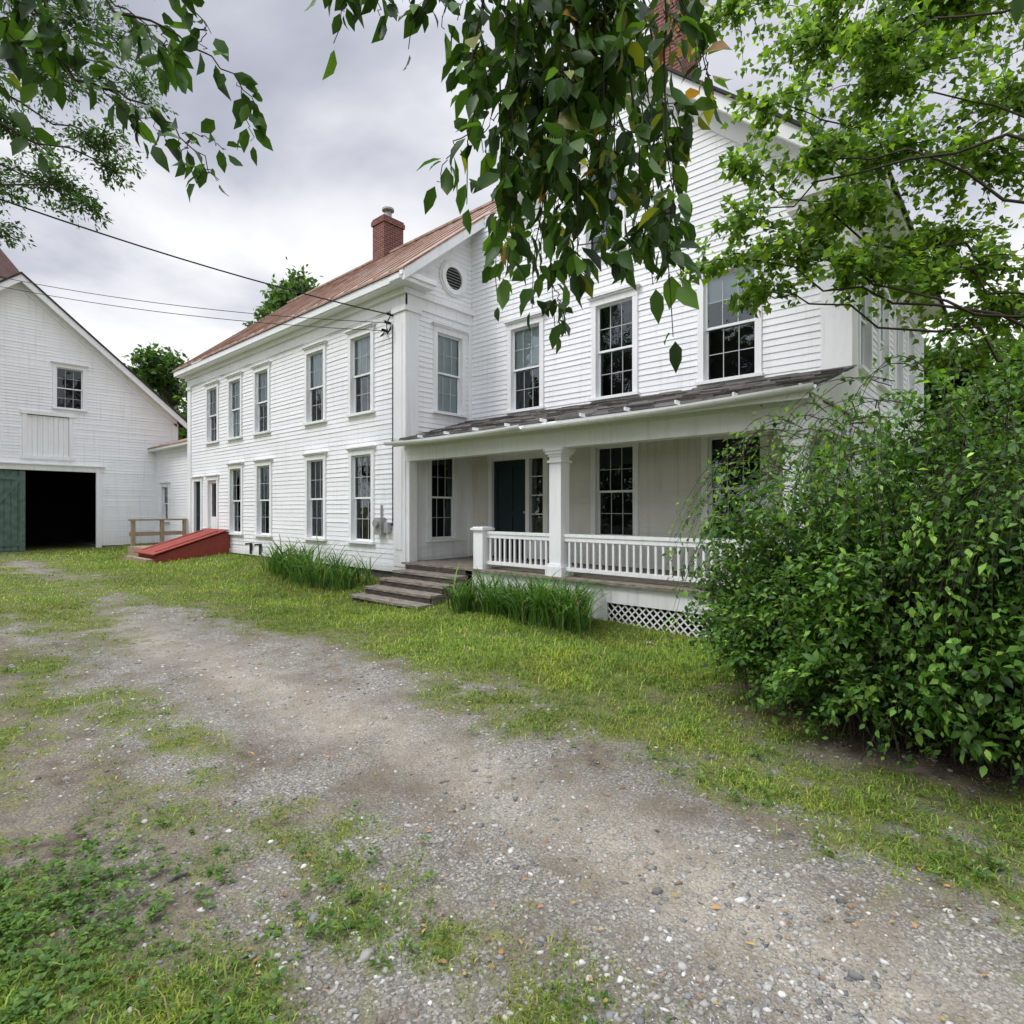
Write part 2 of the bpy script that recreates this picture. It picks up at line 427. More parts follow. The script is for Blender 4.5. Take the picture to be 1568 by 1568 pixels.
tr.box(FM, MX1-.75, MX1+.5, 0, .34, 6.0+.0, 6.12); tr.box(FM, MX1-.78, MX1+.53, .30, .40, 6.12, 6.26)
tr.box(FM, MX1-.36, MX1+.045, 0, .05, 5.83, 6.0)
xe = -1.42
rake(tr, FM, PX, rk(PX)-.06, xe, rk(xe)-.06, .26, .32, .41)
rake(tr, FM, PX, rk(PX)-.07, xe, rk(xe)-.07, .10, 0, .32)
rake(tr, FM, PX, rk(PX)-.18, MX1, rk(MX1)-.18, .42, 0, .055)
rake(tr, FM, -8.2, rk(-8.2)-.06, PX, rk(PX)-.06, .26, .32, .41)
rake(tr, FM, -8.2, rk(-8.2)-.07, PX, rk(PX)-.07, .10, 0, .32)
rake(tr, FM, -8.4, rk(-8.4)-.18, PX, rk(PX)-.18, .42, 0, .055)
mr = P_('main_roof', M_roofdark)
xe2 = -1.38
slab(mr, [(PX, 8.93, PZ), (xe2, 8.93, rk(xe2)), (xe2, 17.4, rk(xe2)), (PX, 17.4, PZ)], .055)
slab(mr, [(PX, 8.93, PZ), (-8.25, 8.93, rk(-8.25)), (-8.25, 17.4, rk(-8.25)), (PX, 17.4, PZ)], .055)
# chimneys
ch = P_('brick_chimneys', M_brick)
def chim(cx, cy, w, d, z0, z1):
    ch.box(W, cx-w/2, cx+w/2, cy-d/2, cy+d/2, z0, z1-.22)
    ch.box(W, cx-w/2-.04, cx+w/2+.04, cy-d/2-.04, cy+d/2+.04, z1-.22, z1-.07)
    ch.box(W, cx-w/2-.01, cx+w/2+.01, cy-d/2-.01, cy+d/2+.01, z1-.07, z1)
chim(-15.8, 11.5, .62, .78, 8.5, 11.15); chim(-5.5, 11.3, .66, .8, 8, 13.2)
fl = P_('chimney_flue', M_grey)
def cyl(mb, cx, cy, r, z0, z1, k=14):
    b = len(mb.v)
    for z in (z0, z1):
        for i in range(k): mb.v.append((cx+r*math.cos(2*math.pi*i/k), cy+r*math.sin(2*math.pi*i/k), z))
    mb.f.append(tuple(range(b, b+k))); mb.f.append(tuple(range(b+k, b+2*k)))
    for i in range(k):
        j = (i+1) % k; mb.f.append((b+i, b+j, b+k+j, b+k+i))
cyl(fl, -15.8, 11.5, .12, 11.15, 11.42); cyl(fl, -15.8, 11.5, .2, 11.50, 11.56)
for a in range(4): cyl(fl, -15.8+.11*math.cos(a*1.57), 11.5+.11*math.sin(a*1.57), .012, 11.40, 11.51, 6)

# ---- porch
pf = P_('porch_floor', M_wood)
for i in range(60):
    x0 = MX0+.06+i*(7.7/60); pf.box(W, x0, x0+7.7/60-.006, 7.33, 9.36, .475, .51+.003*random.random())
pt = P_('porch_trim', M_trim)
pt.box(W, -7.6, MX1, 7.40, 7.44, .20, .47)
pt.box(W, -7.6, -4.7, 7.405, 7.44, -.2, .2)
P_('porch_dark_backing', M_dark).box(W, MX0, MX1, 7.7, 7.75, -.4, .45)  # near-black sheet behind the lattice, painted shade below the floor
lat = P_('porch_lattice', M_trim)
x = -5.0
while x < MX1+.2:
    for s in (1, -1):
        a = x
        lat.prism(W, [(a, -.28), (a+.03, -.28), (a+.03+s*.48, .20), (a+s*.48, .20)], 7.425+(.008 if s > 0 else 0), 7.432+(.008 if s > 0 else 0))
    x += .115
pt.box(W, -4.72, MX1, 7.395, 7.415, -.3, -.2)
pt.box(W, MX0, MX1+.02, 7.45, 7.68, 2.60, 2.86)     # beam
pt.box(W, MX0, MX1+.06, 7.42, 7.71, 2.861, 2.932)
pt.box(WY, 7.712, 9.3, MX1-.2, MX1+.021, 2.61, 2.931)
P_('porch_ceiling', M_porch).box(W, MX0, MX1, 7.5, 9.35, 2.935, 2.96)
def column(cx, cy, s=.235, z0=.51):
    c = pt
    c.box(W, cx-s/2, cx+s/2, cy-s/2, cy+s/2, z0, 2.6)
    for (k, a, b) in ((.05, z0, z0+.16), (.025, z0+.16, z0+.2), (.03, 2.36, 2.40), (.02, 2.46, 2.50), (.05, 2.50, 2.55), (.075, 2.55, 2.602)):
        c.box(W, cx-s/2-k, cx+s/2+k, cy-s/2-k, cy+s/2+k, a, b)
column(-5.72, 7.565); column(-2.1, 7.565)
pt.box(W, MX0+.055, MX0+.16, 7.46, 7.66, .51, 2.6)
for cx in (-7.48,):
    pt.box(W, cx-.12, cx+.12, 7.43, 7.67, .3, 1.22); pt.box(W, cx-.16, cx+.16, 7.39, 7.71, 1.22, 1.26); pt.box(W, cx-.13, cx+.13, 7.42, 7.68, 1.26, 1.28)
pt.box(W, -7.36, -1.95, 7.52, 7.60, 1.15, 1.20); pt.box(W, -7.36, -1.95, 7.535, 7.585, 1.08, 1.15); pt.box(W, -7.36, -1.95, 7.53, 7.59, .60, .66)
x = -7.28
while x < -1.95:
    j = random.uniform(-.006, .006)
    pt.box(W, x-.016+j, x+.016+j, 7.545, 7.577, .66, 1.08); x += .118
# porch roof
RX = -1.80
pr = P_('porch_roof_shingles', M_shingle)
rows = 11
z_ = lambda y: 2.99+.67*(y-7.10)/2.28
for i in range(rows):
    ya = 7.10+(9.38-7.10)*i/rows; yb = 7.10+(9.38-7.10)*(i+1)/rows
    x = MX0+.03
    while x < RX-.04:
        w = random.uniform(.25, .4); x1 = min(x+w, RX); j = random.uniform(0, .016)
        if random.random() > .03: pr.prism(WY, [(ya+random.uniform(-.03, .02), z_(ya)+.012+j), (yb+.02, z_(yb)+.004), (yb+.02, z_(yb)-.01), (ya, z_(ya)-.01)], x, x1-.004)
        x = x1
P_('porch_soffit', M_soffit).prism(WY, [(7.13, 2.955), (9.38, 3.62), (9.38, 3.6), (7.13, 2.94)], MX0+.05, RX-.06)
pt.prism(WY, [(7.12, 2.965), (9.39, 3.632), (9.39, 2.935), (7.12, 2.935)], RX-.05, RX-.01)
pt.box(W, MX0+.03, RX-.05, 7.12, 7.15, 2.87, 2.975)
P_('porch_soffit', M_soffit).box(W, MX0+.03, RX-.06, 7.15, 7.45, 2.936, 2.95)
gt = P_('porch_gutter', M_trim)
def gut(x0, x1, sag, zb=2.965, tilt=0):
    k = 24; segs = 8
    for i in range(k):
        a, b = x0+(x1-x0)*i/k, x0+(x1-x0)*(i+1)/k
        za = zb-sag*math.sin(math.pi*i/k)+tilt*i/k; zb_ = zb-sag*math.sin(math.pi*(i+1)/k)+tilt*(i+1)/k
        for j in range(segs):
            t0, t1 = math.pi+math.pi*j/segs, math.pi+math.pi*(j+1)/segs
            r = .066
            gt.quad((a, 7.045+r*math.cos(t0), za+r*math.sin(t0)), (b, 7.045+r*math.cos(t0), zb_+r*math.sin(t0)), (b, 7.045+r*math.cos(t1), zb_+r*math.sin(t1)), (a, 7.045+r*math.cos(t1), za+r*math.sin(t1)))
gut(-9.75, -6.1, .04); gut(-6.05, RX+.04, .03, 2.92, .09)
for x in np.arange(-9.4, RX, .75): gt.box(W, x-.012, x+.012, 6.98, 7.13, 2.975, 3.02)
# steps
stp = P_('porch_steps', M_wood); rs = P_('porch_step_risers', M_wooddk)
for i in range(4):
    y1 = 7.32-.30*i; z1 = .385-.135*i
    xa, xb = -9.45-.05*i, -7.62+.02*i
    for k in range(2):
        stp.box(W, xa+random.uniform(-.02, .02), xb+random.uniform(-.02, .02), y1-.33+k*.165, y1-.33+k*.165+.158, z1-.045, z1)
    rs.box(W, xa+.06, xb-.06, y1-.012, y1-.002, z1, z1+.085)
    rs.box(W, xa+.06, xb-.06, y1-.29, y1-.275, -.45, z1-.046)
    stp.box(W, xb-.09, xb-.04, y1-.27, y1, -.45, z1-.047); stp.box(W, xa+.04, xa+.09, y1-.27, y1, -.45, z1-.047)
# ---- meter + cable
me_ = P_('electric_meter', M_grey)
me_.box(FW, -10.62, -10.36, .03, .15, 1.05, 1.42); me_.box(FW, -10.30, -10.14, .03, .12, 1.10, 1.32)
ring(me_, FW, -10.49, 1.30, .0, .085, .15, .22, 20)
P_('service_conduit', M_grey).box(FW, -10.50, -10.465, .03, .065, 1.42, 1.7)
cab = P_('service_cable', M_black); cab.box(FW, -10.10, -10.08, .03, .045, 1.3, 5.55); cab.box(FW, -10.14, -10.08, .03, .045, 1.26, 1.3)
for x in (-16.9, -16.3): P_('vent_pipes', M_black).box(FW, x, x+.05, .03, .09, .3, .62); P_('vent_pipes', M_black).box(FW, x, x+.05, .09, .22, .57, .62)
# ---- ell (connector)
FE = frame(0, 7.9, (1, 0), (0, -1))
eh = [window('ell', FE, -25.55, 1.15, 2.5, .7, ('b', .3))]
clap(P_('ell_clapboards', M_white), FE, .25, 4.0, lambda z: -26.7, lambda z: -21.9, eh)
tr.box(FE, -26.7, -21.93, 0, .045, 3.80, 4.0)
slab(P_('ell_roof', M_rust), [(-26.6, 7.55, 4.08), (-21.95, 7.55, 4.08), (-21.95, 11.2, 5.45), (-26.6, 11.2, 5.45)], .06)
tr.box(FE, -26.7, -21.95, 0.0, .33, 3.95, 4.03)
fd.box(W, -26.7, -21.9, 7.93, 8.1, -.4, .27)
for nm, m in parts.items():
    o = m.build()
    if o: o.parent = house; o.location = (9.68, -7.5, 0)
parts.clear()

# ================================================================ BARN
barn = empty('white_barn', (-26.7, 3.6, 0))
BX = -26.7
FB = frame(BX, 0, (0, 1), (1, 0))
bpk, bz, bs = 3.58, 9.95, .865
brk = lambda y: bz-bs*abs(y-bpk)
tr = P_('barn_trim', M_trim)
bh = [window('loft', FB, 5.02, 5.36, 6.86, .80, None)]
bh += [(1.9, 5.86, -1, 3.02), (3.72, 5.02, 3.5, 5.05)]
clap(P_('barn_clapboards', M_white), FB, .2, bz-.1, lambda z: max(-1.5, bpk-(bz-.1-z)/bs), lambda z: min(8.66, bpk+(bz-.1-z)/bs), bh)
tr.box(FB, 5.84, 6.02, -.05, .05, .1, 3.02); tr.box(FB, 1.7, 6.06, -.05, .055, 3.02, 3.22); tr.box(FB, 1.7, 6.12, 0, .12, 3.22, 3.27)
tr.box(FB, 8.46, 8.70, 0, .05, .2, 5.2)
rake(tr, FB, bpk, brk(bpk)-.08, 9.0, brk(9.0)-.08, .25, .30, .38); rake(tr, FB, bpk, brk(bpk)-.2, 8.66, brk(8.66)-.2, .30, 0, .05); rake(tr, FB, bpk, brk(bpk)-.09, 9.0, brk(9.0)-.09, .08, 0, .30)
rake(tr, FB, -1.8, brk(-1.8)-.08, bpk, brk(bpk)-.08, .25, .30, .38); rake(tr, FB, -1.5, brk(-1.5)-.2, bpk, brk(bpk)-.2, .30, 0, .05); rake(tr, FB, -1.8, brk(-1.8)-.09, bpk, brk(bpk)-.09, .08, 0, .30)
ld = P_('loft_door', M_trim)
for i in range(8): ld.box(FB, 3.78+i*.152, 3.78+i*.152+.146, -.03, .0+.004*(i % 2), 3.55, 5.0)
tr.box(FB, 3.66, 3.78, -.03, .045, 3.5, 5.03); tr.box(FB, 5.0, 5.12, -.03, .045, 3.5, 5.03); tr.box(FB, 3.6, 5.18, -.03, .07, 5.03, 5.16); tr.box(FB, 3.6, 5.18, -.03, .06, 3.42, 3.55)
for i in range(2): ld.box(FB, 4.16+i*.42, 4.22+i*.42, .004, .02, 3.56, 4.98)
gd = P_('sliding_barn_door', M_barngreen)
for i in range(10): gd.box(FB, 1.9+i*.182, 1.9+i*.182+.172, -.06, -.02+.006*(i % 3), .12, 2.98)
gd.box(FB, 1.9, 3.72, -.02, .01, .3, .46); gd.box(FB, 1.9, 3.72, -.02, .01, 2.65, 2.8); gd.box(FB, 3.58, 3.74, -.02, .012, .12, 2.98)
gd.prism(FB, [(2.0, .46), (2.15, .46), (3.58, 2.55), (3.58, 2.65), (3.5, 2.65)], -.018, .009)
bi = P_('barn_interior', M_dark)
bi.box(W, -33, -32.9, -1.5, 8.6, -.2, 6); bi.box(W, -33, -26.85, 6.6, 6.7, -.2, 6); bi.box(W, -33, -26.85, 1.2, 1.3, -.2, 6)
bi.box(W, -33, -26.8, 1.2, 6.6, 3.3, 3.35); bi.box(W, -33, -26.8, 1.2, 6.6, -.1, .09)
br = P_('barn_roof', M_roofdark)
slab(br, [(-40, bpk, bz), (BX+.42, bpk, bz), (BX+.42, 9.05, brk(9.05)), (-40, 9.05, brk(9.05))], .07)
slab(br, [(-40, bpk, bz), (BX+.42, bpk, bz), (BX+.42, -1.9, brk(-1.9)), (-40, -1.9, brk(-1.9))], .07)
FB2 = frame(0, 8.66, (1, 0), (0, 1)); clap(P_('barn_side_clapboards', M_white), FB2, .1, 5.4, lambda z: -40, lambda z: BX)
P_('barn_far_wall', M_white).box(W, -40, -39.9, -1.5, 8.6, 0, 5.4); P_('barn_far_wall', M_white).box(W, -40, BX-.02, -1.5, -1.4, 0, 5.4)
cu = P_('barn_cupola', M_white); cu.box(W, -31.9, -30.7, 2.98, 4.18, 9.2, 10.9)
cr = P_('barn_cupola_roof', simple('cedar_shingle', (.10, .06, .05), .9, .5, 8))
c0 = [(-32.1, 2.78, 10.9), (-30.5, 2.78, 10.9), (-30.5, 4.38, 10.9), (-32.1, 4.38, 10.9)]; ap = (-31.3, 3.58, 12.3)
for i in range(4): cr.quad(c0[i], c0[(i+1) % 4], ap)
cr.quad(*c0)
P_('barn_foundation', M_stone).box(W, -39.9, BX-.03, 5.9, 8.6, -.4, .21)
for nm, m in parts.items():
    o = m.build()
    if o: o.parent = barn; o.location = (26.7, -3.6, 0)
parts.clear()

# ================================================================ bulkhead, landing, wires
bk = MB('cellar_bulkhead', M_red)
bk.prism(WY, [(7.44, .2), (7.44, .92), (5.45, .28), (5.45, .05)], -20.05, -18.4)
bk.prism(WY, [(7.40, .95), (7.40, .98), (5.35, .33), (5.35, .295)], -20.12, -19.24); bk.prism(WY, [(7.40, .95), (7.40, .98), (5.35, .33), (5.35, .295)], -19.22, -18.33)
for x in (-19.9, -18.7): bk.prism(WY, [(7.2, .92), (7.2, .945), (5.5, .40), (5.5, .375)], x, x+.1)
bk.build(.006)
M_lum = simple('bare_lumber', (.30, .23, .16), .8, .35, 9)
ldg = MB('wooden_landing_rail', M_lum)
for i in range(11): ldg.box(W, -21.9, -20.25, 5.7+i*.155, 5.7+i*.155+.148, .36, .40)
ldg.box(W, -21.9, -20.25, 5.66, 5.695, .1, .38); ldg.box(W, -20.25, -20.21, 5.66, 7.4, .1, .40)
for y in (5.75, 6.6, 7.3): ldg.box(W, -21.97, -21.86, y, y+.11, 0, 1.22)
ldg.box(W, -21.99, -21.84, 5.68, 7.42, 1.22, 1.28); ldg.box(W, -21.95, -21.91, 5.7, 7.4, .72, .85)
ldg.box(W, -20.3, -18.2, 5.15, 5.3, .0, .2)
ldg.build()

def tube(pts, rad, k=6):
    pts = np.asarray(pts, float); n = len(pts); rad = np.broadcast_to(rad, (n,))
    tg = np.gradient(pts, axis=0); tg /= np.linalg.norm(tg, axis=1)[:, None]+1e-9
    ref = np.array([.31, .17, .93]) if abs(tg[0][2]) < .9 else np.array([1., 0, 0])
    a = np.cross(tg, ref); a /= np.linalg.norm(a, axis=1)[:, None]+1e-9; b = np.cross(tg, a)
    an = np.arange(k)*2*np.pi/k
    V = (pts[:, None, :]+rad[:, None, None]*(a[:, None, :]*np.cos(an)[None, :, None]+b[:, None, :]*np.sin(an)[None, :, None])).reshape(-1, 3)
    i = np.arange(n-1)[:, None]*k; j = np.arange(k)[None]; j2 = (j+1) % k
    A, B, C, D = (i+j).ravel(), (i+j2).ravel(), (i+k+j2).ravel(), (i+k+j).ravel()
    T = np.concatenate([np.stack([A, B, C], 1), np.stack([A, C, D], 1)])
    return V, T
class Acc:
    def __init__(s): s.V, s.T, s.C, s.n = [], [], [], 0
    def add(s, V, T, C=None):
        s.V.append(V); s.T.append(T+s.n); s.n += len(V)
        if C is not None: s.C.append(C)
    def build(s, name, mat, parent=None, sm=False):
        return mesh_np(name, np.concatenate(s.V), np.concatenate(s.T), mat, np.concatenate(s.C) if s.C else None, parent, sm)
def catenary(a, b, sag, n=30):
    a, b = np.array(a, float), np.array(b, float); t = np.linspace(0, 1, n)[:, None]
    p = a+(b-a)*t; p[:, 2] -= (sag*4*t*(1-t))[:, 0]; return p
wr = Acc()
wr.add(*tube(catenary((-10.1, 7.43, 5.75), (-15.2, -8.0, 9.5), .75), .014, 5))
wr.add(*tube(catenary((-10.2, 7.43, 5.6), (-28, -3.0, 10.6), .7), .008, 5))
wr.add(*tube(catenary((-10.3, 7.43, 5.45), (-28, -3.3, 10.3), .7), .008, 5))
wr.add(*tube([(-10.1, 7.43, 5.75), (-10.02, 7.25, 5.5), (-10.05, 7.3, 5.3), (-10.09, 7.42, 5.45)], .012, 5))
wr.add(*tube([(-10.3, 7.43, 5.45), (-10.15, 7.2, 5.25), (-10.0, 7.3, 5.35), (-10.09, 7.42, 5.5)], .012, 5))
for p in ((-10.1, 7.40, 5.75), (-10.2, 7.4, 5.6), (-10.3, 7.40, 5.45)):
    wr.add(*tube([(p[0], p[1]+.08, p[2]), (p[0], p[1]-.06, p[2])], .03, 8))
wr.build('overhead_power_lines', M_black)

# ================================================================ foliage machinery
BIG = (np.array([[0, 0, 0], [.28, .42, .07], [.28, 0, 0], [.28, -.42, .07], [.62, .40, .05], [.62, 0, -.03], [.62, -.40, .05], [1, 0, -.14]]),
       np.array([[0, 1, 2], [0, 2, 3], [2, 1, 4], [2, 4, 5], [3, 2, 5], [3, 5, 6], [5, 4, 7], [6, 5, 7]]))
SMALL = (np.array([[0, 0, 0], [.45, .5, .08], [1, 0, -.08], [.45, -.5, .08]]), np.array([[0, 1, 2], [0, 2, 3]]))
MAPLE = (np.array([[0, 0, 0], [.25, .55, .05], [.5, .28, 0], [1, 0, -.1], [.5, -.28, 0], [.25, -.55, .05]]), np.array([[0, 1, 2], [0, 2, 4], [2, 3, 4], [0, 4, 5]]))
def nz(v): return v/(np.linalg.norm(v, axis=-1, keepdims=True)+1e-9)
def leafmesh(Pn, D, N, L, Wd, C, tpl=SMALL):
    D = nz(D); N = N-D*np.sum(N*D, 1, keepdims=True); N = nz(N); S = np.cross(D, N)
    v, t = tpl; L = L[:, None, None]; Wd = Wd[:, None, None]
    V = Pn[:, None, :]+D[:, None, :]*v[None, :, 0:1]*L+S[:, None, :]*v[None, :, 1:2]*Wd+N[:, None, :]*v[None, :, 2:3]*L
    n = len(Pn); k = len(v)
    T = (t[None]+(np.arange(n)*k)[:, None, None]).reshape(-1, 3)
    return V.reshape(-1, 3), T, np.repeat(C, k, 0)
def cmix(n, cols, w, var=.2):
    cols = np.array(cols); idx = rng.choice(len(cols), n, p=np.array(w)/sum(w))
    return np.clip(cols[idx]*(1+rng.normal(0, var, (n, 1))), .004, 1)
def clump(leaf, twig, c, rad, nt, per, L, cols, w, tpl=SMALL, wr_=.55, up=.9, droop=.15, shade=True):
    c = np.array(c, float); rad = np.array(rad, float)
    d = nz(rng.normal(size=(nt, 3))); r = rng.random(nt)**.45
    Eo = d*r[:, None]*rad; ends = c+Eo; ends[:, 2] -= droop*rad[0]*(np.hypot(Eo[:, 0]/rad[0], Eo[:, 1]/rad[1])**2)
    starts = c+Eo*np.array([.25, .25, .1])+rng.normal(0, .06, (nt, 3))*rad
    t = rng.random((nt, per))**.8
    Pn = starts[:, None]+(ends-starts)[:, None]*t[..., None]
    Pn[..., 2] += .12*rad[2]*np.sin(np.pi*t)
    Pn = Pn.reshape(-1, 3)+rng.normal(0, L*.6, (nt*per, 3))
    D = np.repeat(nz(ends-starts), per, 0)+rng.normal(0, .7, (nt*per, 3)); D[:, 2] -= .25
    N = rng.normal(0, .55, (nt*per, 3)); N[:, 2] += up
    n = nt*per; Ls = L*rng.uniform(.6, 1.25, n)
    C = cmix(n, cols, w)*np.repeat(rng.uniform(.7, 1.25, nt), per)[:, None]
    leaf.add(*leafmesh(Pn, D, N, Ls, Ls*wr_, C, tpl))
    if twig is not None:
        for i in range(0, nt):
            m = (starts[i]+ends[i])/2; m[2] += .12*rad[2]
            twig.add(*tube([starts[i], m, ends[i]], [L*.06+.002, L*.04+.001, .001], 3))
def limb(twig, pts, r0, r1, k=7, wob=.05):
    pts = np.array(pts, float); n = 16; t = np.linspace(0, len(pts)-1, n); i = np.minimum(t.astype(int), len(pts)-2); f = (t-i)[:, None]
    p0 = pts[np.maximum(i-1, 0)]; p1 = pts[i]; p2 = pts[i+1]; p3 = pts[np.minimum(i+2, len(pts)-1)]
    q = .5*((2*p1)+(-p0+p2)*f+(2*p0-5*p1+4*p2-p3)*f**2+(-p0+3*p1-3*p2+p3)*f**3)
    q[1:-1] += rng.normal(0, wob, (n-2, 3))
    twig.add(*tube(q, np.linspace(r0, r1, n), k)); return q
RT = np.array([.7455, .6665, 0]); FD = np.array([-.6665, .7455, 0])   # camera right / forward directions
def A(a, b, z): return a*RT+b*FD+np.array([0, 0, z])

# ---- maple at right
maple = empty('maple_tree', (2.6, 8.6, 0)); ml, mt = Acc(), Acc()
MC = [(.115, .215, .03), (.08, .16, .024), (.18, .29, .04), (.045, .10, .02)]; MWt = [4, 4, 3, 2]
base = np.array([2.6, 8.6, -.2])
limb(mt, [base, (2.55, 8.5, 3), (2.3, 8.2, 6), (2.1, 8.3, 9.5)], .24, .08, 10, .03)
mcl = [
 (2.9, 7.2, 7.9, .9, .4, 26), (2.75, 6.0, 5.85, .6, .2, 14), (2.35, 6.0, 4.65, .55, .18, 14), (3.0, 6.0, 4.35, .75, .22, 28), (2.45, 6.0, 5.2, .5, .15, 10),
 (3.4, 5.6, 4.0, .7, .25, 26), (2.95, 5.6, 5.0, .65, .2, 20), (3.7, 7.0, 7.3, 1.0, .5, 50), (4.1, 6.2, 6.2, 1.0, .45, 50),
 (4.8, 6.5, 7.4, 1.2, .55, 76), (5.5, 6.2, 6.0, 1.1, .5, 46), (3.9, 6.0, 5.3, .9, .35, 40), (4.7, 6.0, 4.1, .9, .25, 32), (5.4, 6.4, 3.8, .9, .3, 38),
 (4.1, 6.2, 4.3, .7, .22, 30), (5.3, 7.0, 4.9, 1.0, .3, 36), (4.5, 7.0, 8.3, 1.3, .5, 66), (5.8, 7.0, 8.0, 1.3, .6, 60), (3.6, 5.8, 6.3, .7, .25, 22),
 (3.5, 6.0, 4.75, .7, .22, 28), (6.5, 6, 5.5, 1.2, .6, 40), (6.8, 7, 7.5, 1.4, .7, 40), (7.5, 6, 9, 1.6, .7, 30), (2.15, 6.0, 4.2, .4, .12, 9), (2.6, 6, 3.9, .4, .12, 10), (4.9, 6.2, 5.3, .9, .35, 36), (5.0, 6.4, 3.3, .6, .2, 18)]
for ci, (a, b, z, rx, rzz, n) in enumerate(mcl):
    c = A(a, b, z)
    clump(ml, mt, c, (rx, rx, rzz), int(n*1.05), 24, .080, MC, MWt, MAPLE, .95, .75, .3)
    if ci % 2 == 0 or a < 3.2:
        st = np.array([2.45, 8.4, max(2.2, z-rng.uniform(.3, 3.2))]); k = rng.uniform(.35, .6)
        mid = st*k+c*(1-k)+np.array([rng.normal(0, .4), rng.normal(0, .4), rng.uniform(-.4, .5)])
        limb(mt, [st, mid, c], .024, .005, 5, .06)
mt.build('trunk_and_branches', M_bark, None, True).parent = maple; ml.build('leaves', M_leafthin).parent = maple
for o in maple.children: o.location = (-2.6, -8.6, 0)

# ---- overhanging tree at left (fine foliage)
lt = empty('ash_tree', (-9, -4, 0)); l1, l2 = Acc(), Acc()
LC = [(.06, .13, .03), (.045, .10, .02), (.10, .18, .04)]
limb(l2, [(-9, -4, -.2), (-9, -3.9, 3), (-9.3, -3.5, 6), (-9.5, -3, 9)], .25, .1, 10, .03)
for (a, b, z, rx, rzz, n) in [(-7.2, 9, 6.7, .9, .35, 34), (-7.9, 9, 7.6, .9, .4, 40), (-6.5, 9, 7.4, .8, .3, 28), (-7.3, 9, 8.4, 1.0, .4, 40), (-8.1, 9, 6.0, .6, .25, 16), (-5.9, 9, 8.2, .7, .25, 18),
        (-8.6, 8.5, 8.4, 1.1, .5, 50), (-7.0, 9.5, 9.6, 1.3, .5, 60), (-8.3, 9, 6.8, .7, .3, 26), (-6.7, 9, 6.35, .45, .18, 12), (-9.5, 8, 9, 1.4, .8, 50), (-6.3, 9, 6.9, .5, .2, 12)]:
    c = A(a, b, z); clump(l1, l2, c, (rx, rx, rzz), int(n*1.3), 26, .085, LC, [3, 3, 1.5], SMALL, .42, .8, .3)
    limb(l2, [(-9.3, -3.4, z-1.5), np.array([-9.3, -3.4, z-1.2])*.5+c*.5+np.array([0, 0, .3]), c], .04, .008, 5, .06)
l2.build('trunk_and_branches', M_bark, None, True).parent = lt; l1.build('leaves', M_leaf).parent = lt
for o in lt.children: o.location = (9, 4, 0)

# ---- cherry tree whose drooping twigs hang over the drive
cherry = empty('cherry_tree', (1.6, -1.6, 0)); cl, ct = Acc(), Acc()
CC = [(.03, .07, .012), (.05, .115, .018), (.085, .17, .022), (.26, .28, .03), (.40, .20, .04)]
limb(ct, [(1.6, -1.6, -.1), (1.5, -1.5, 1.8), (1.2, -1.1, 3.2), (.3, .2, 4.1), A(.6, 1.9, 4.0), A(.35, 2.0, 3.75)], .17, .03, 9, .01)
limb(ct, [(1.0, -.9, 3.5), A(-.4, 1.0, 4.2), A(-1.2, 2.1, 3.95), A(-2.6, 2.4, 3.9)], .09, .02, 7, .01)
limb(ct, [(1.2, -1.1, 3.2), A(1.2, .9, 3.9), A(2.2, 2.0, 3.9)], .08, .02, 7, .01)
def hang(s, e, per=34, wcol=(5, 4, 2, .5, .12), L=.108, r=.005, arch=.12, t0=.12, sub=True):
    s = np.array(s, float); e = np.array(e, float)
    ln = np.linalg.norm(e-s); m = s*.5+e*.5; m[2] += arch*ln; m[:2] += (e-s)[:2]*.15
    t = np.linspace(0, 1, 14)[:, None]; q = (1-t)**2*s+2*t*(1-t)*m+t*t*e; q[1:-1] += rng.normal(0, .008, (12, 3))
    ct.add(*tube(q, np.linspace(r, .0015, 14), 5))
    n = max(5, int(per*ln)); tt = np.sort(rng.uniform(t0, 1, n)); tt[-1] = 1
    Pn = (1-tt[:, None])**2*s+2*tt[:, None]*(1-tt[:, None])*m+tt[:, None]**2*e
    Td = nz(2*(1-tt[:, None])*(m-s)+2*tt[:, None]*(e-m))
    side = nz(np.cross(Td, rng.normal(size=(n, 3))))
    D = Td*.5+side*.9; D[:, 2] -= .5; D[-1] = Td[-1]
    Ls = L*rng.uniform(.5, 1.1, n); D = nz(D)
    P2 = Pn+nz(D+side*.5)*.018
    N = side*.3+rng.normal(0, .6, (n, 3)); N[:, 2] += .5
    cl.add(*leafmesh(P2, D, N, Ls, Ls*rng.uniform(.44, .62, n), cmix(n, CC, wcol, .25), BIG))
    if sub:
        for k in range(int(5*ln)):
            tq = rng.uniform(.2, .97); p = (1-tq)**2*s+2*tq*(1-tq)*m+tq*tq*e
            o = rng.normal(0, 1, 3); o[2] = -abs(o[2])*.8-.3; o = o/np.linalg.norm(o)*rng.uniform(.10, .22)
            hang(p, p+o, 42, wcol, L*.95, .002, .15, .25, False)
tips = [(-.157, 2.66), (-.10, 2.84), (-.05, 2.32), (-.02, 2.42), (.0, 2.56), (.07, 2.30), (.10, 2.42), (.15, 2.22), (.19, 2.40), (.23, 2.46), (.36, 2.50), (.32, 2.56), (.40, 2.62), (.49, 2.38), (.53, 2.50), (.56, 2.20), (.59, 2.40), (.52, 2.75), (-.02, 3.0), (.2, 2.69), (.33, 2.70), (.1, 2.8), (.14, 2.58), (.28, 2.95), (.02, 2.7)]
for a, z in tips:
    b = rng.uniform(1.8, 2.2)
    hang(A(.24+.5*(a-.24)+rng.normal(0, .05), b, 3.66), A(a*b/2, b, 1.6+(z-1.6)*b/2), 26, (5, 4.5, 3, .5 if a < .35 else 1.6, .04 if a < .4 else .25))
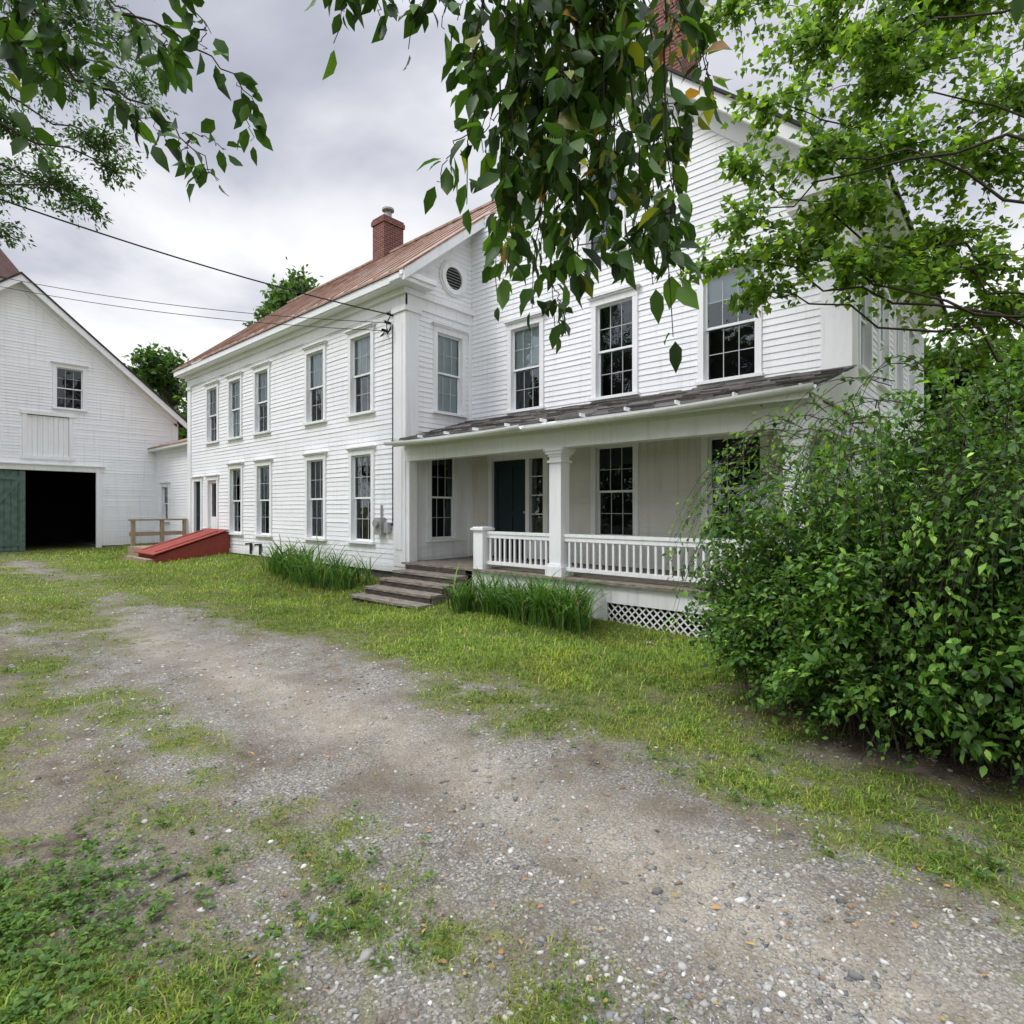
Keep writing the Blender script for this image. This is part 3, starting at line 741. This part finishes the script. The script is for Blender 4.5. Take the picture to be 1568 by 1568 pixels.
for a, z in [(.66, 3.12), (.70, 3.04)]: hang(A(.45, 2, 3.6), A(a, 2, z), 22, (2, 2, 2, 2, 2))
for a, z in [(-.62, 3.22), (-.36, 3.20), (-.44, 3.34), (-.19, 3.30), (-.68, 3.42), (-.5, 3.42)]:
    hang(A(a+.3, 2, 3.75), A(a, 2, z), 22, (7, 3, 1, .2, 0), arch=.2)
for a, z in [(-.97, 3.12), (-1.12, 2.86), (-1.38, 3.0), (-1.55, 3.25), (-1.9, 3.14), (-1.3, 3.3), (-1.75, 3.4), (-1.95, 3.35), (-1.15, 3.42), (-1.85, 3.5), (-1.6, 3.45), (-2.0, 3.2)]:
    hang(A(a-.55, 2.2, z+.38), A(a, 2.2, z), 28, (7, 4, 2, .1, .03), arch=.18)
    ct.add(*tube([A(a-.55, 2.2, z+.38), A(a-.7, 2.25, z+.6), A(a-.75, 2.3, 4.05)], [.005, .007, .010], 5))
for a, z in [(1.66, 3.46), (1.74, 3.40), (1.82, 3.48)]: hang(A(a-.05, 2, 3.9), A(a, 2, z), 22, (1, 2, 2, 3, .5), sub=False)
ct.build('trunk_and_branches', M_bark, None, True).parent = cherry; cl.build('leaves', M_leaf).parent = cherry
for o in cherry.children: o.location = (-1.6, 1.6, 0)

# ---- big shrub by the porch
bl, bt = Acc(), Acc()
BC = [(.07, .155, .025), (.045, .105, .022), (.12, .235, .035), (.20, .33, .05)]
def spray(s, m, tip, n, t0, ctr, L, idx, bright=1.0):
    t = np.linspace(0, 1, 9)[:, None]; q = (1-t)**2*s+2*t*(1-t)*m+t*t*tip
    bt.add(*tube(q, np.linspace(.005, .0012, 9), 3))
    tt = rng.uniform(t0, 1.0, n)[:, None]
    Pn = (1-tt)**2*s+2*tt*(1-tt)*m+tt*tt*tip+rng.normal(0, .036, (n, 3)); Pn[:, 2] = np.maximum(Pn[:, 2], .03)
    Td = nz(2*(1-tt)*(m-s)+2*tt*(tip-m)); D = Td*.7+rng.normal(0, .55, (n, 3))
    out = nz(Pn-ctr); N = out*.5+rng.normal(0, .4, (n, 3)); N[:, 2] += .7
    Ls = L*rng.uniform(.5, 1.3, n)*rng.uniform(.75, 1.3)
    lite = (.45+.8*tt)*rng.uniform(.65, 1.3)*bright  # leaf colour darker near stem bases, inner shrub shade painted in
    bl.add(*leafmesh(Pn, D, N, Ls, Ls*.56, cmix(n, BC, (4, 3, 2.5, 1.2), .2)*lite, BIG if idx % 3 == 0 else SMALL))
lob = [(-.95, 5.45, 1.2, 1.15, 2.35, 280), (-.15, 5.45, 1.3, 1.2, 2.62, 310), (1.1, 5.6, 1.5, 1.3, 2.6, 200), (-1.35, 5.1, .8, .8, 1.5, 130), (-.65, 4.7, .8, .7, 1.6, 180), (.3, 4.9, .9, .85, 1.9, 180),
       (-1.55, 4.9, .55, .5, .75, 80), (-.9, 4.45, .6, .45, .75, 100), (-.1, 4.45, .7, .45, .9, 110), (.7, 4.7, .7, .5, .9, 80), (-.5, 6.0, 1.2, .9, 2.7, 120), (-1.85, 5.45, .65, .6, 1.7, 110), (-2.15, 5.6, .5, .5, 1.2, 50)]
for li, (cx, cy, rx, ry_, top, ns) in enumerate(lob):
    for i in range(int(ns)):
        th = rng.uniform(0, 2*math.pi); ph_ = math.acos(rng.uniform(-.75, 1)); rr = rng.uniform(.60, 1.04)+(rng.uniform(.12, .4) if rng.random() < .12 else 0)
        hz = top*.5
        tip = np.array([cx+rx*rr*math.sin(ph_)**.8*math.cos(th), cy+ry_*rr*math.sin(ph_)**.8*math.sin(th), hz+(top-hz)*rr*math.cos(ph_)])
        tip[2] = max(.06, tip[2]+rng.normal(0, .06))
        s = np.array([cx*.8-.05+rng.normal(0, .15), cy*.7+1.6+rng.normal(0, .15), .0]); m = s*.4+tip*.6; m[2] = tip[2]+rng.uniform(.12, .45)
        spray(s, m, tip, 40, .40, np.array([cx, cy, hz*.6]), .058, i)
# long arching vine shoots spilling over the surface
for i in range(130):
    li = int(rng.integers(0, 3)); cx, cy, rx, ry_, top, ns = lob[[0, 1, 5][li]]
    th = rng.uniform(3.0, 6.1)
    s = np.array([cx+.5*rx*math.cos(th), cy+.5*ry_*math.sin(th), top*rng.uniform(.75, 1.0)])
    ro = rng.uniform(1.05, 1.4); tip = np.array([cx+rx*ro*math.cos(th), cy+ry_*ro*math.sin(th), max(.15, s[2]-rng.uniform(.5, 1.5))])
    m = s*.35+tip*.65; m[2] = s[2]+rng.uniform(.1, .4)
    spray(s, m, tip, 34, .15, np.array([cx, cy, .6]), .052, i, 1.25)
shrub = empty('honeysuckle_shrub', (-.3, 5.4, 0))
for a, nm, m in ((bt, 'stems', M_bark), (bl, 'leaves', M_leaf)):
    o = a.build(nm, m); o.parent = shrub; o.location = (.3, -5.4, 0)

# ---- background trees
def bg_tree(name, x, y, h, r, n, L=.35, cols=((.06, .12, .025), (.09, .17, .035), (.035, .075, .018))):
    e = empty(name, (x, y, 0)); a, b = Acc(), Acc()
    limb(b, [(x, y, -.3), (x+.1, y, h*.4), (x, y+.1, h*.8)], .06*r+.12, .05, 8, .05)
    for i in range(n):
        th = rng.uniform(0, 6.28); u = rng.uniform(0, 1); zz = h*(.28+.68*u); rr = r*math.sqrt(max(.05, 1-((u-.35)/.7)**2))*rng.uniform(.3, .95)
        c = np.array([x+rr*math.cos(th), y+rr*math.sin(th), zz])
        clump(a, None, c, (r*.32, r*.32, r*.2), 24, 12, L, cols, (3, 3, 2), SMALL, .6, .7, .2)
        limb(b, [(x, y, zz*.75), c], .06, .02, 4, .05)
    for ac, nm, m in ((b, 'trunk_and_branches', M_bark), (a, 'leaves', M_leaf)):
        o = ac.build(nm, m); o.parent = e; o.location = (-x, -y, 0)
bg_tree('maple_tree', -33.5, 18, 16.2, 4.6, 66)
bg_tree('maple_tree', -42, 13.5, 12.0, 4.0, 45); bg_tree('maple_tree', -36, 14, 10.0, 3.2, 34)
bg_tree('maple_tree', -2, 26, 7.4, 3.6, 50); bg_tree('maple_tree', 3.5, 24, 8, 4, 50); bg_tree('maple_tree', 8, 20, 9, 4.5, 50); bg_tree('maple_tree', 1, 33, 9.5, 5, 40)
wl, wt = Acc(), Acc()
for i in range(110):
    x = rng.uniform(-44, 20); y = -19+rng.normal(0, 2); z = rng.uniform(1, 13.5)
    clump(wl, None, (x, y, z), (2.6, 2, 1.9), 24, 12, .7, [(.05, .10, .02), (.03, .06, .015)], (1, 1))
for x in np.arange(-42, 20, 4.2): limb(wt, [(x, -19, -.3), (x+.2, -19, 6), (x, -19, 12)], .25, .08, 6, .1)
wd = empty('background_woods'); wl.build('leaves', M_leaf).parent = wd; wt.build('trunks', M_bark).parent = wd

# ================================================================ GROUND
def grassmask(x, y):
    n = fbm(x*1.1+3, y*1.1+9, 4); n2 = fbm(x*4.3, y*4.3, 3); n3 = fbm(x*.5+11, y*.7+2, 3)
    wob = (fbm(x*.6+30, y*.6, 4)-.5)
    yy = y+wob*1.5
    m = smooth((yy-2.65)/2.0)                       # lawn by the house
    med = .42*np.exp(-((yy-1.3)/.40)**2)*smooth((-x+.2)/1.0)         # strip between the ruts
    low = .50*smooth((1.05-yy)/.8)+.25*np.exp(-(((x+2.8)/.8)**2+((y-.3)/.5)**2))
    m = np.maximum(m, np.maximum(med, low))
    far = smooth((-x-6)/6); m = np.maximum(m, far*(.90-.50*np.exp(-((y-2.9)/.6)**2)-.35*np.exp(-((y-1.0)/.45)**2)))
    m = m*(.36+1.1*n)+(n2-.5)*1.0*np.clip(m*2, 0.15, 1)+(n3-.5)*.5
    bare = np.exp(-(((x+3.5)/.5)**2+((y-4.1)/.3)**2))*.6+np.exp(-(((x+7.5)/.9)**2+((y-4.6)/.3)**2))*.35
    shr = np.exp(-(((x+.4)/1.8)**2+((y-5.0)/1.1)**2))
    m = m-bare-shr*.9
    return np.clip(m, 0, 1)
def axis(segs):
    out = []
    for a, b, s in segs: out.append(np.arange(a, b, s))
    return np.concatenate(out+[[segs[-1][1]]])
xs = axis([(-500, -100, 50), (-100, -40, 8), (-40, -11, .4), (-11, 2.5, .05), (2.5, 12, .4), (12, 60, 6), (60, 500, 55)])
ys = axis([(-500, -60, 55), (-60, -8, 5), (-8, -.5, .4), (-.5, 7.6, .05), (7.6, 20, .4), (20, 60, 5), (60, 500, 55)])
X, Y = np.meshgrid(xs, ys); Z = G(X, Y); V = np.stack([X, Y, Z], -1).reshape(-1, 3)
nx, ny = len(xs), len(ys); I, J = np.meshgrid(np.arange(nx-1), np.arange(ny-1)); a = (J*nx+I).ravel()
T = np.concatenate([np.stack([a, a+1, a+nx+1], 1), np.stack([a, a+nx+1, a+nx], 1)])
gm = grassmask(X, Y).ravel()
sandm = (np.exp(-((Y-2.4+.5*(fbm(X*.45+30, Y*.45, 3)-.5))/.38)**2)*smooth((X+12)/4)).ravel()
Yw = Y+.9*(fbm(X*.5, Y*.5, 3)-.5)
gravm = np.maximum(smooth((Yw-.5)/.9)*(1-smooth((Yw-3.4)/1.2)), .45*smooth((3-Y)/1)).ravel()
gcol = np.stack([gm, sandm, gravm], 1)
t = NT('ground_dirt_gravel_grass')
at = t.n('ShaderNodeAttribute', attribute_name='col'); sp = t.n('ShaderNodeSeparateColor'); t.l(at.outputs['Color'], sp.inputs[0])
c = t.coords()
nz1 = t.noise(c, 1.1, 5); nz2 = t.noise(c, 7, 5, .7); nz3 = t.noise(c, 70, 3, .7); nz4 = t.noise(c, 2.6, 5, .65)
dirt = t.ramp(nz2, [(.3, (.085, .068, .048)), (.5, (.165, .135, .098)), (.72, (.28, .24, .18))])
sand = t.ramp(nz3, [(.3, (.28, .25, .19)), (.5, (.41, .365, .29)), (.7, (.53, .48, .40))])
def vor(sc):
    v = t.n('ShaderNodeTexVoronoi'); v.inputs['Scale'].default_value = sc; t.l(c, v.inputs['Vector']); return v
v1 = vor(48); v2 = vor(110)
bw = t.n('ShaderNodeRGBToBW'); t.l(v1.outputs['Color'], bw.inputs[0]); bw2 = t.n('ShaderNodeRGBToBW'); t.l(v2.outputs['Color'], bw2.inputs[0])
g1 = t.ramp(bw.outputs[0], [(.1, (.11, .108, .10)), (.5, (.225, .22, .20)), (.75, (.35, .34, .31)), (.95, (.56, .55, .52))])
g2 = t.ramp(bw2.outputs[0], [(.1, (.11, .10, .085)), (.5, (.24, .22, .18)), (.95, (.45, .43, .38))])
e1 = t.ramp(v1.outputs['Distance'], [(.35, 1.0), (.62, 0.0)])
grav = t.mix(e1, g2, g1)
gf = t.n('ShaderNodeMath', operation='MULTIPLY'); t.l(sp.outputs[2], gf.inputs[0]); t.l(t.ramp(nz4, [(.36, .15), (.58, 1.)]), gf.inputs[1])
sf = t.n('ShaderNodeMath', operation='MULTIPLY'); t.l(sp.outputs[1], sf.inputs[0]); t.l(t.ramp(nz1, [(.3, .3), (.6, 1.)]), sf.inputs[1])
col = t.mix(gf.outputs[0], dirt, grav)
sf2 = t.n('ShaderNodeMath', operation='MULTIPLY'); t.l(sf.outputs[0], sf2.inputs[0]); t.l(t.ramp(nz2, [(.38, 1.0), (.66, .2)]), sf2.inputs[1])
col = t.mix(sf2.outputs[0], col, sand)
dk_ = t.ramp(t.noise(c, .8, 4), [(.54, 0.), (.70, .5)]); col = t.mix(dk_, col, (.10, .078, .056))
moss = t.ramp(nz2, [(.3, (.07, .08, .022)), (.55, (.13, .15, .035)), (.8, (.23, .23, .06))])
ml_ = t.n('ShaderNodeMath', operation='MULTIPLY_ADD'); t.l(nz2, ml_.inputs[0]); ml_.inputs[1].default_value = 1.4; ml_.inputs[2].default_value = -.68
ma = t.n('ShaderNodeMath', operation='ADD'); t.l(sp.outputs[0], ma.inputs[0]); t.l(ml_.outputs[0], ma.inputs[1])
mf = t.ramp(ma.outputs[0], [(.14, 0.), (.55, .85)])
col = t.mix(mf, col, moss)
hh = t.n('ShaderNodeMath', operation='MULTIPLY_ADD'); t.l(e1, hh.inputs[0]); t.l(bw.outputs[0], hh.inputs[1]); t.l(nz3, hh.inputs[2])
mg = t.end(t.bsdf(col, .95, .1, t.bump(hh.outputs[0], .9, .014)))
mesh_np('ground', V, T, mg, gcol, None, True)

# ---- sample points over the yard (denser close by)
def yard(n, rmin=1.3, rmax=26):
    r = rmin*(rmax/rmin)**rng.random(n)
    th = np.radians(131.8)+rng.uniform(-1.0, 1.0, n)
    return r*np.cos(th), r*np.sin(th), r
def inside(x, y):
    return ((x > -21.9) & (x < -9.6) & (y > 7.4)) | ((x > -9.7) & (x < -1.8) & (y > 7.35)) | (x < -26.6) | ((x < -21.8) & (y > 7.8)) | ((x > -9.6) & (x < -7.6) & (y > 6.15)) | ((x > -22) & (x < -18.2) & (y > 5.2))
# grass
x, y, r = yard(120000); m = grassmask(x, y); keep = (rng.random(len(x)) < np.clip((m-.12)*1.3, 0, 1)) & ~inside(x, y)
x, y, r, m = x[keep], y[keep], r[keep], m[keep]
K = 6; n = len(x)*K
bx = np.repeat(x, K)+rng.normal(0, 1, n)*np.repeat(.010+.006*r, K); by = np.repeat(y, K)+rng.normal(0, 1, n)*np.repeat(.010+.006*r, K)
rr = np.repeat(r, K); mm_ = np.repeat(m, K)
lawn = smooth((by-3.6)/2)
H = (.010+.022*rng.random(n)**1.3)*(.5+.95*mm_)*(1+.5*lawn)*(1+.03*rr)*np.repeat(rng.uniform(.5, 1.5, len(x)), K); H[rng.random(n) < .03] *= 2.1
Wb = (.0014+.0010*rng.random(n))*(1+.22*rr)
th = rng.uniform(0, 2*np.pi, n); bend = rng.uniform(.3, 1.4, n)
dx, dy = np.cos(th), np.sin(th); z0 = G(bx, by)-.004
px_, py_ = -dy*Wb, dx*Wb
v = np.zeros((n, 5, 3))
v[:, 0] = np.stack([bx-px_, by-py_, z0], 1); v[:, 1] = np.stack([bx+px_, by+py_, z0], 1)
mx_, my_ = bx+dx*H*bend*.35, by+dy*H*bend*.35
v[:, 2] = np.stack([mx_-px_*.8, my_-py_*.8, z0+H*.6], 1); v[:, 3] = np.stack([mx_+px_*.8, my_+py_*.8, z0+H*.6], 1)
v[:, 4] = np.stack([bx+dx*H*bend, by+dy*H*bend, z0+H*(1.05-.35*np.minimum(bend, 1.2))], 1)
T = (np.array([[0, 1, 3], [0, 3, 2], [2, 3, 4]])[None]+(np.arange(n)*5)[:, None, None]).reshape(-1, 3)
patch = fbm(bx*.8+50, by*.8, 3)[:, None]; p2 = fbm(bx*2.1+5, by*2.1+70, 3)[:, None]
C = cmix(n, [(.17, .26, .035), (.11, .205, .03), (.26, .34, .045), (.34, .30, .13)], (4, 3, 3, .7), .2)*(.55+.9*patch)*(1+.12*lawn[:, None])
C = C+np.array([.06, .03, .0])*smooth((p2-.5)*4)
mesh_np('lawn_grass', v.reshape(-1, 3), T, M_grassblade, np.repeat(C, 5, 0))
# broadleaf weeds
wd_ = Acc()
x, y, r = yard(14000, 1.4, 11); m = grassmask(x, y); wn = fbm(x*1.4+80, y*1.4+8, 3)
keep = (rng.random(len(x)) < np.clip((m-.10)*1.1, 0, 1)*np.clip((wn-.42)*4, 0.10, 1)) & ~inside(x, y)
x, y = x[keep], y[keep]
k2 = 760; x = np.concatenate([x, -2.85+rng.normal(0, .38, k2)]); y = np.concatenate([y, .42+rng.normal(0, .28, k2)])
K = 7; n = len(x)*K; th = rng.uniform(0, 6.28, n); sz = np.repeat(rng.uniform(.008, .028, len(x)), K)
bx, by = np.repeat(x, K)+np.cos(th)*sz*.3, np.repeat(y, K)+np.sin(th)*sz*.3
Pn = np.stack([bx, by, G(bx, by)+.006+np.repeat(rng.uniform(0, .035, len(x)), K)], 1)
D = np.stack([np.cos(th), np.sin(th), rng.uniform(0, .7, n)], 1); N = rng.normal(0, .25, (n, 3)); N[:, 2] += 1
wd_.add(*leafmesh(Pn, D, N, sz*1.3, sz*rng.uniform(.5, .95, n), cmix(n, [(.09, .18, .03), (.14, .24, .035), (.06, .13, .025)], (3, 2, 2)), BIG))
wd_.build('broadleaf_weeds', M_leaf)
# daylilies
dl = Acc()
def strap(cx, cy, n, hgt, sx, sy):
    for i in range(n):
        if i % 14 == 0: ccx, ccy, hh_ = cx+rng.uniform(-sx, sx), cy+rng.uniform(-sy, sy), rng.uniform(.7, 1.15)
        bx = ccx+rng.normal(0, .07); by = ccy+rng.normal(0, .07); th = rng.uniform(0, 6.28); h = hgt*hh_*rng.uniform(.55, 1.1); sp_ = h*rng.uniform(.3, 1.15)
        d = np.array([math.cos(th), math.sin(th), 0]); s = np.array([-d[1], d[0], 0]); w = rng.uniform(.008, .014); dr = rng.uniform(.7, 1.25)
        tt = np.linspace(0, 1, 8); pts = np.array([bx, by, float(G(bx, by))])+np.outer(sp_*tt**1.4, d)+np.outer(h*(1.75*tt-dr*tt**2), [0, 0, 1])
        ww = w*np.array([.8, 1, 1, 1, .9, .75, .45, .05])
        V = np.concatenate([pts-s*ww[:, None], pts+s*ww[:, None]]); k = np.arange(7)
        T = np.concatenate([np.stack([k, k+8, k+9], 1), np.stack([k, k+9, k+1], 1)])
        dl.add(V, T, np.repeat(cmix(1, [(.08, .18, .03), (.12, .24, .035), (.055, .12, .025), (.28, .25, .10)], (4, 4, 2, .6)), 16, 0))
strap(-12.4, 6.55, 600, .80, 1.25, .35); strap(-10.7, 6.6, 260, .68, .7, .3); strap(-5.95, 6.65, 760, .68, 1.25, .3); strap(-4.9, 6.5, 420, .74, .5, .3)
dl.build('daylily_bed', M_grassblade)
# pebbles
phi = (1+5**.5)/2
ico_v = nz(np.array([(-1, phi, 0), (1, phi, 0), (-1, -phi, 0), (1, -phi, 0), (0, -1, phi), (0, 1, phi), (0, -1, -phi), (0, 1, -phi), (phi, 0, -1), (phi, 0, 1), (-phi, 0, -1), (-phi, 0, 1)], float))
ico_f = np.array([(0, 11, 5), (0, 5, 1), (0, 1, 7), (0, 7, 10), (0, 10, 11), (1, 5, 9), (5, 11, 4), (11, 10, 2), (10, 7, 6), (7, 1, 8), (3, 9, 4), (3, 4, 2), (3, 2, 6), (3, 6, 8), (3, 8, 9), (4, 9, 5), (2, 4, 11), (6, 2, 10), (8, 6, 7), (9, 8, 1)])
x, y, r = yard(64000, 1.4, 13); m = grassmask(x, y)
keep = (rng.random(len(x)) < np.clip(1-m*1.3, .10, 1)*np.clip(.45+.6*(smooth((y-.5)/.9)*(1-smooth((y-3.4)/.9))), 0, 1)*np.clip(fbm(x*1.3, y*1.3+60, 3)*2.4-.55, .1, 1)) & ~inside(x, y)
x, y, r = x[keep], y[keep], r[keep]; n = len(x)
sz = .0028+.010*rng.random(n)**3.4; sz *= (1+.07*r); bigm = rng.random(n) < .003; sz[bigm] = rng.uniform(.016, .034, bigm.sum())
V = ico_v[None]*(1+rng.normal(0, .26, (n, 12, 1)))*sz[:, None, None]*np.stack([rng.uniform(.8, 1.7, n), rng.uniform(.6, 1.2, n), rng.uniform(.3, .65, n)], 1)[:, None, :]
an = rng.uniform(0, 6.28, n)[:, None]; vx = V[..., 0]*np.cos(an)-V[..., 1]*np.sin(an); vy = V[..., 0]*np.sin(an)+V[..., 1]*np.cos(an)
V = np.stack([vx+x[:, None], vy+y[:, None], V[..., 2]+(G(x, y)+sz*.05)[:, None]], -1)
C = cmix(n, [(.22, .22, .21), (.32, .31, .28), (.48, .47, .44), (.14, .14, .135), (.26, .20, .14)], (4, 4, 2.2, 1.5, .5), .15)
mesh_np('gravel_stones', V.reshape(-1, 3), (ico_f[None]+(np.arange(n)*12)[:, None, None]).reshape(-1, 3), M_pebble, np.repeat(C, 12, 0))
# fallen leaves
x, y, r = yard(560, 1.5, 10); keep = ~inside(x, y); x, y = x[keep], y[keep]; n = len(x)
fl_ = Acc(); D = rng.normal(size=(n, 3)); D[:, 2] *= .2; N = rng.normal(0, .3, (n, 3)); N[:, 2] += 1
fl_.add(*leafmesh(np.stack([x, y, G(x, y)+.012], 1), D, N, rng.uniform(.015, .04, n), rng.uniform(.010, .020, n), cmix(n, [(.38, .20, .07), (.35, .25, .08), (.22, .13, .07), (.33, .15, .08)], (2, 2, 2, 1)), BIG))
fl_.build('fallen_leaves', M_pebble)

# ================================================================ WORLD, SUN, CAMERA
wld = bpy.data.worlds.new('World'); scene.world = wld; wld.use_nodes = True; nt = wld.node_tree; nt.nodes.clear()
N_ = nt.nodes.new; Lk = nt.links.new
out = N_('ShaderNodeOutputWorld')
sky = N_('ShaderNodeTexSky'); sky.sky_type = 'NISHITA'; sky.sun_disc = False
sd = Vector((-.30, -.95, 1.30)).normalized()
sky.sun_elevation = math.asin(sd.z); sky.sun_rotation = math.atan2(sd.x, sd.y)
b1 = N_('ShaderNodeBackground'); b1.inputs[1].default_value = .1; Lk(sky.outputs[0], b1.inputs[0])
tc = N_('ShaderNodeTexCoord'); sx = N_('ShaderNodeSeparateXYZ'); Lk(tc.outputs['Generated'], sx.inputs[0])
zc = N_('ShaderNodeMath'); zc.operation = 'MAXIMUM'; Lk(sx.outputs[2], zc.inputs[0]); zc.inputs[1].default_value = 0
za = N_('ShaderNodeMath'); za.operation = 'ADD'; Lk(zc.outputs[0], za.inputs[0]); za.inputs[1].default_value = .22
dv = N_('ShaderNodeVectorMath'); dv.operation = 'DIVIDE'; Lk(tc.outputs['Generated'], dv.inputs[0])
cb = N_('ShaderNodeCombineXYZ'); [Lk(za.outputs[0], cb.inputs[i]) for i in range(3)]; Lk(cb.outputs[0], dv.inputs[1])
mp = N_('ShaderNodeMapping'); mp.inputs['Location'].default_value = (3.1, 1.7, 0); Lk(dv.outputs[0], mp.inputs[0])
ns = N_('ShaderNodeTexNoise'); ns.inputs['Scale'].default_value = 1.3; ns.inputs['Detail'].default_value = 6; ns.inputs['Roughness'].default_value = .5; ns.inputs['Distortion'].default_value = .3; Lk(mp.outputs[0], ns.inputs[0])
hz = N_('ShaderNodeMapRange'); Lk(sx.outputs[2], hz.inputs[0]); hz.inputs[1].default_value = .02; hz.inputs[2].default_value = .48; hz.inputs[3].default_value = .24; hz.inputs[4].default_value = -.04
ad = N_('ShaderNodeMath'); ad.operation = 'ADD'; Lk(ns.outputs['Fac'], ad.inputs[0]); Lk(hz.outputs[0], ad.inputs[1])
rp = N_('ShaderNodeValToRGB'); Lk(ad.outputs[0], rp.inputs[0]); e = rp.color_ramp.elements
e[0].position = .36; e[0].color = (.46, .48, .57, 1); e[1].position = .70; e[1].color = (1.08, 1.08, 1.10, 1)
q = e.new(.46); q.color = (.60, .62, .70, 1); q = e.new(.57); q.color = (.85, .86, .91, 1)
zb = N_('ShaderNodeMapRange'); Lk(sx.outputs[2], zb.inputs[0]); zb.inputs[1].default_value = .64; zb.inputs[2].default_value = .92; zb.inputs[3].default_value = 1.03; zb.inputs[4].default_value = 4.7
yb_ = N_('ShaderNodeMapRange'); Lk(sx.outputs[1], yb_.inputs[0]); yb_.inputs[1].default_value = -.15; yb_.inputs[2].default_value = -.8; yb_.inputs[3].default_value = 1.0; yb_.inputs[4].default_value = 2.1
mm2 = N_('ShaderNodeMath'); mm2.operation = 'MULTIPLY'; Lk(zb.outputs[0], mm2.inputs[0]); Lk(yb_.outputs[0], mm2.inputs[1])  # sky boosted overhead and behind camera, out of view, as added fill
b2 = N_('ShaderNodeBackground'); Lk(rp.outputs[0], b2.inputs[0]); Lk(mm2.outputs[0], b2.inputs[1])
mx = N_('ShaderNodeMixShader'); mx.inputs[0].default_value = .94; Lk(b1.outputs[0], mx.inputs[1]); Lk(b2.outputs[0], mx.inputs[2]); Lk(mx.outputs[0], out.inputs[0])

sun = bpy.data.lights.new('sun', 'SUN'); sun.energy = 1.5; sun.angle = math.radians(14); sun.color = (1, .97, .92)
so = bpy.data.objects.new('sun', sun); COL.objects.link(so); so.rotation_euler = (-sd).to_track_quat('-Z', 'Y').to_euler(); so.location = (0, -10, 20)
cam = bpy.data.cameras.new('camera'); co = bpy.data.objects.new('camera', cam); COL.objects.link(co)
cam.lens = 20.23; cam.sensor_width = 36; cam.clip_end = 2000; cam.clip_start = .05; cam.shift_y = -.0026
co.location = (0, 0, 1.6); co.rotation_euler = (math.radians(90), 0, math.radians(41.8)); scene.camera = co
scene.view_settings.view_transform = 'Standard'; scene.view_settings.look = 'None'; scene.view_settings.exposure = 0
print('done')
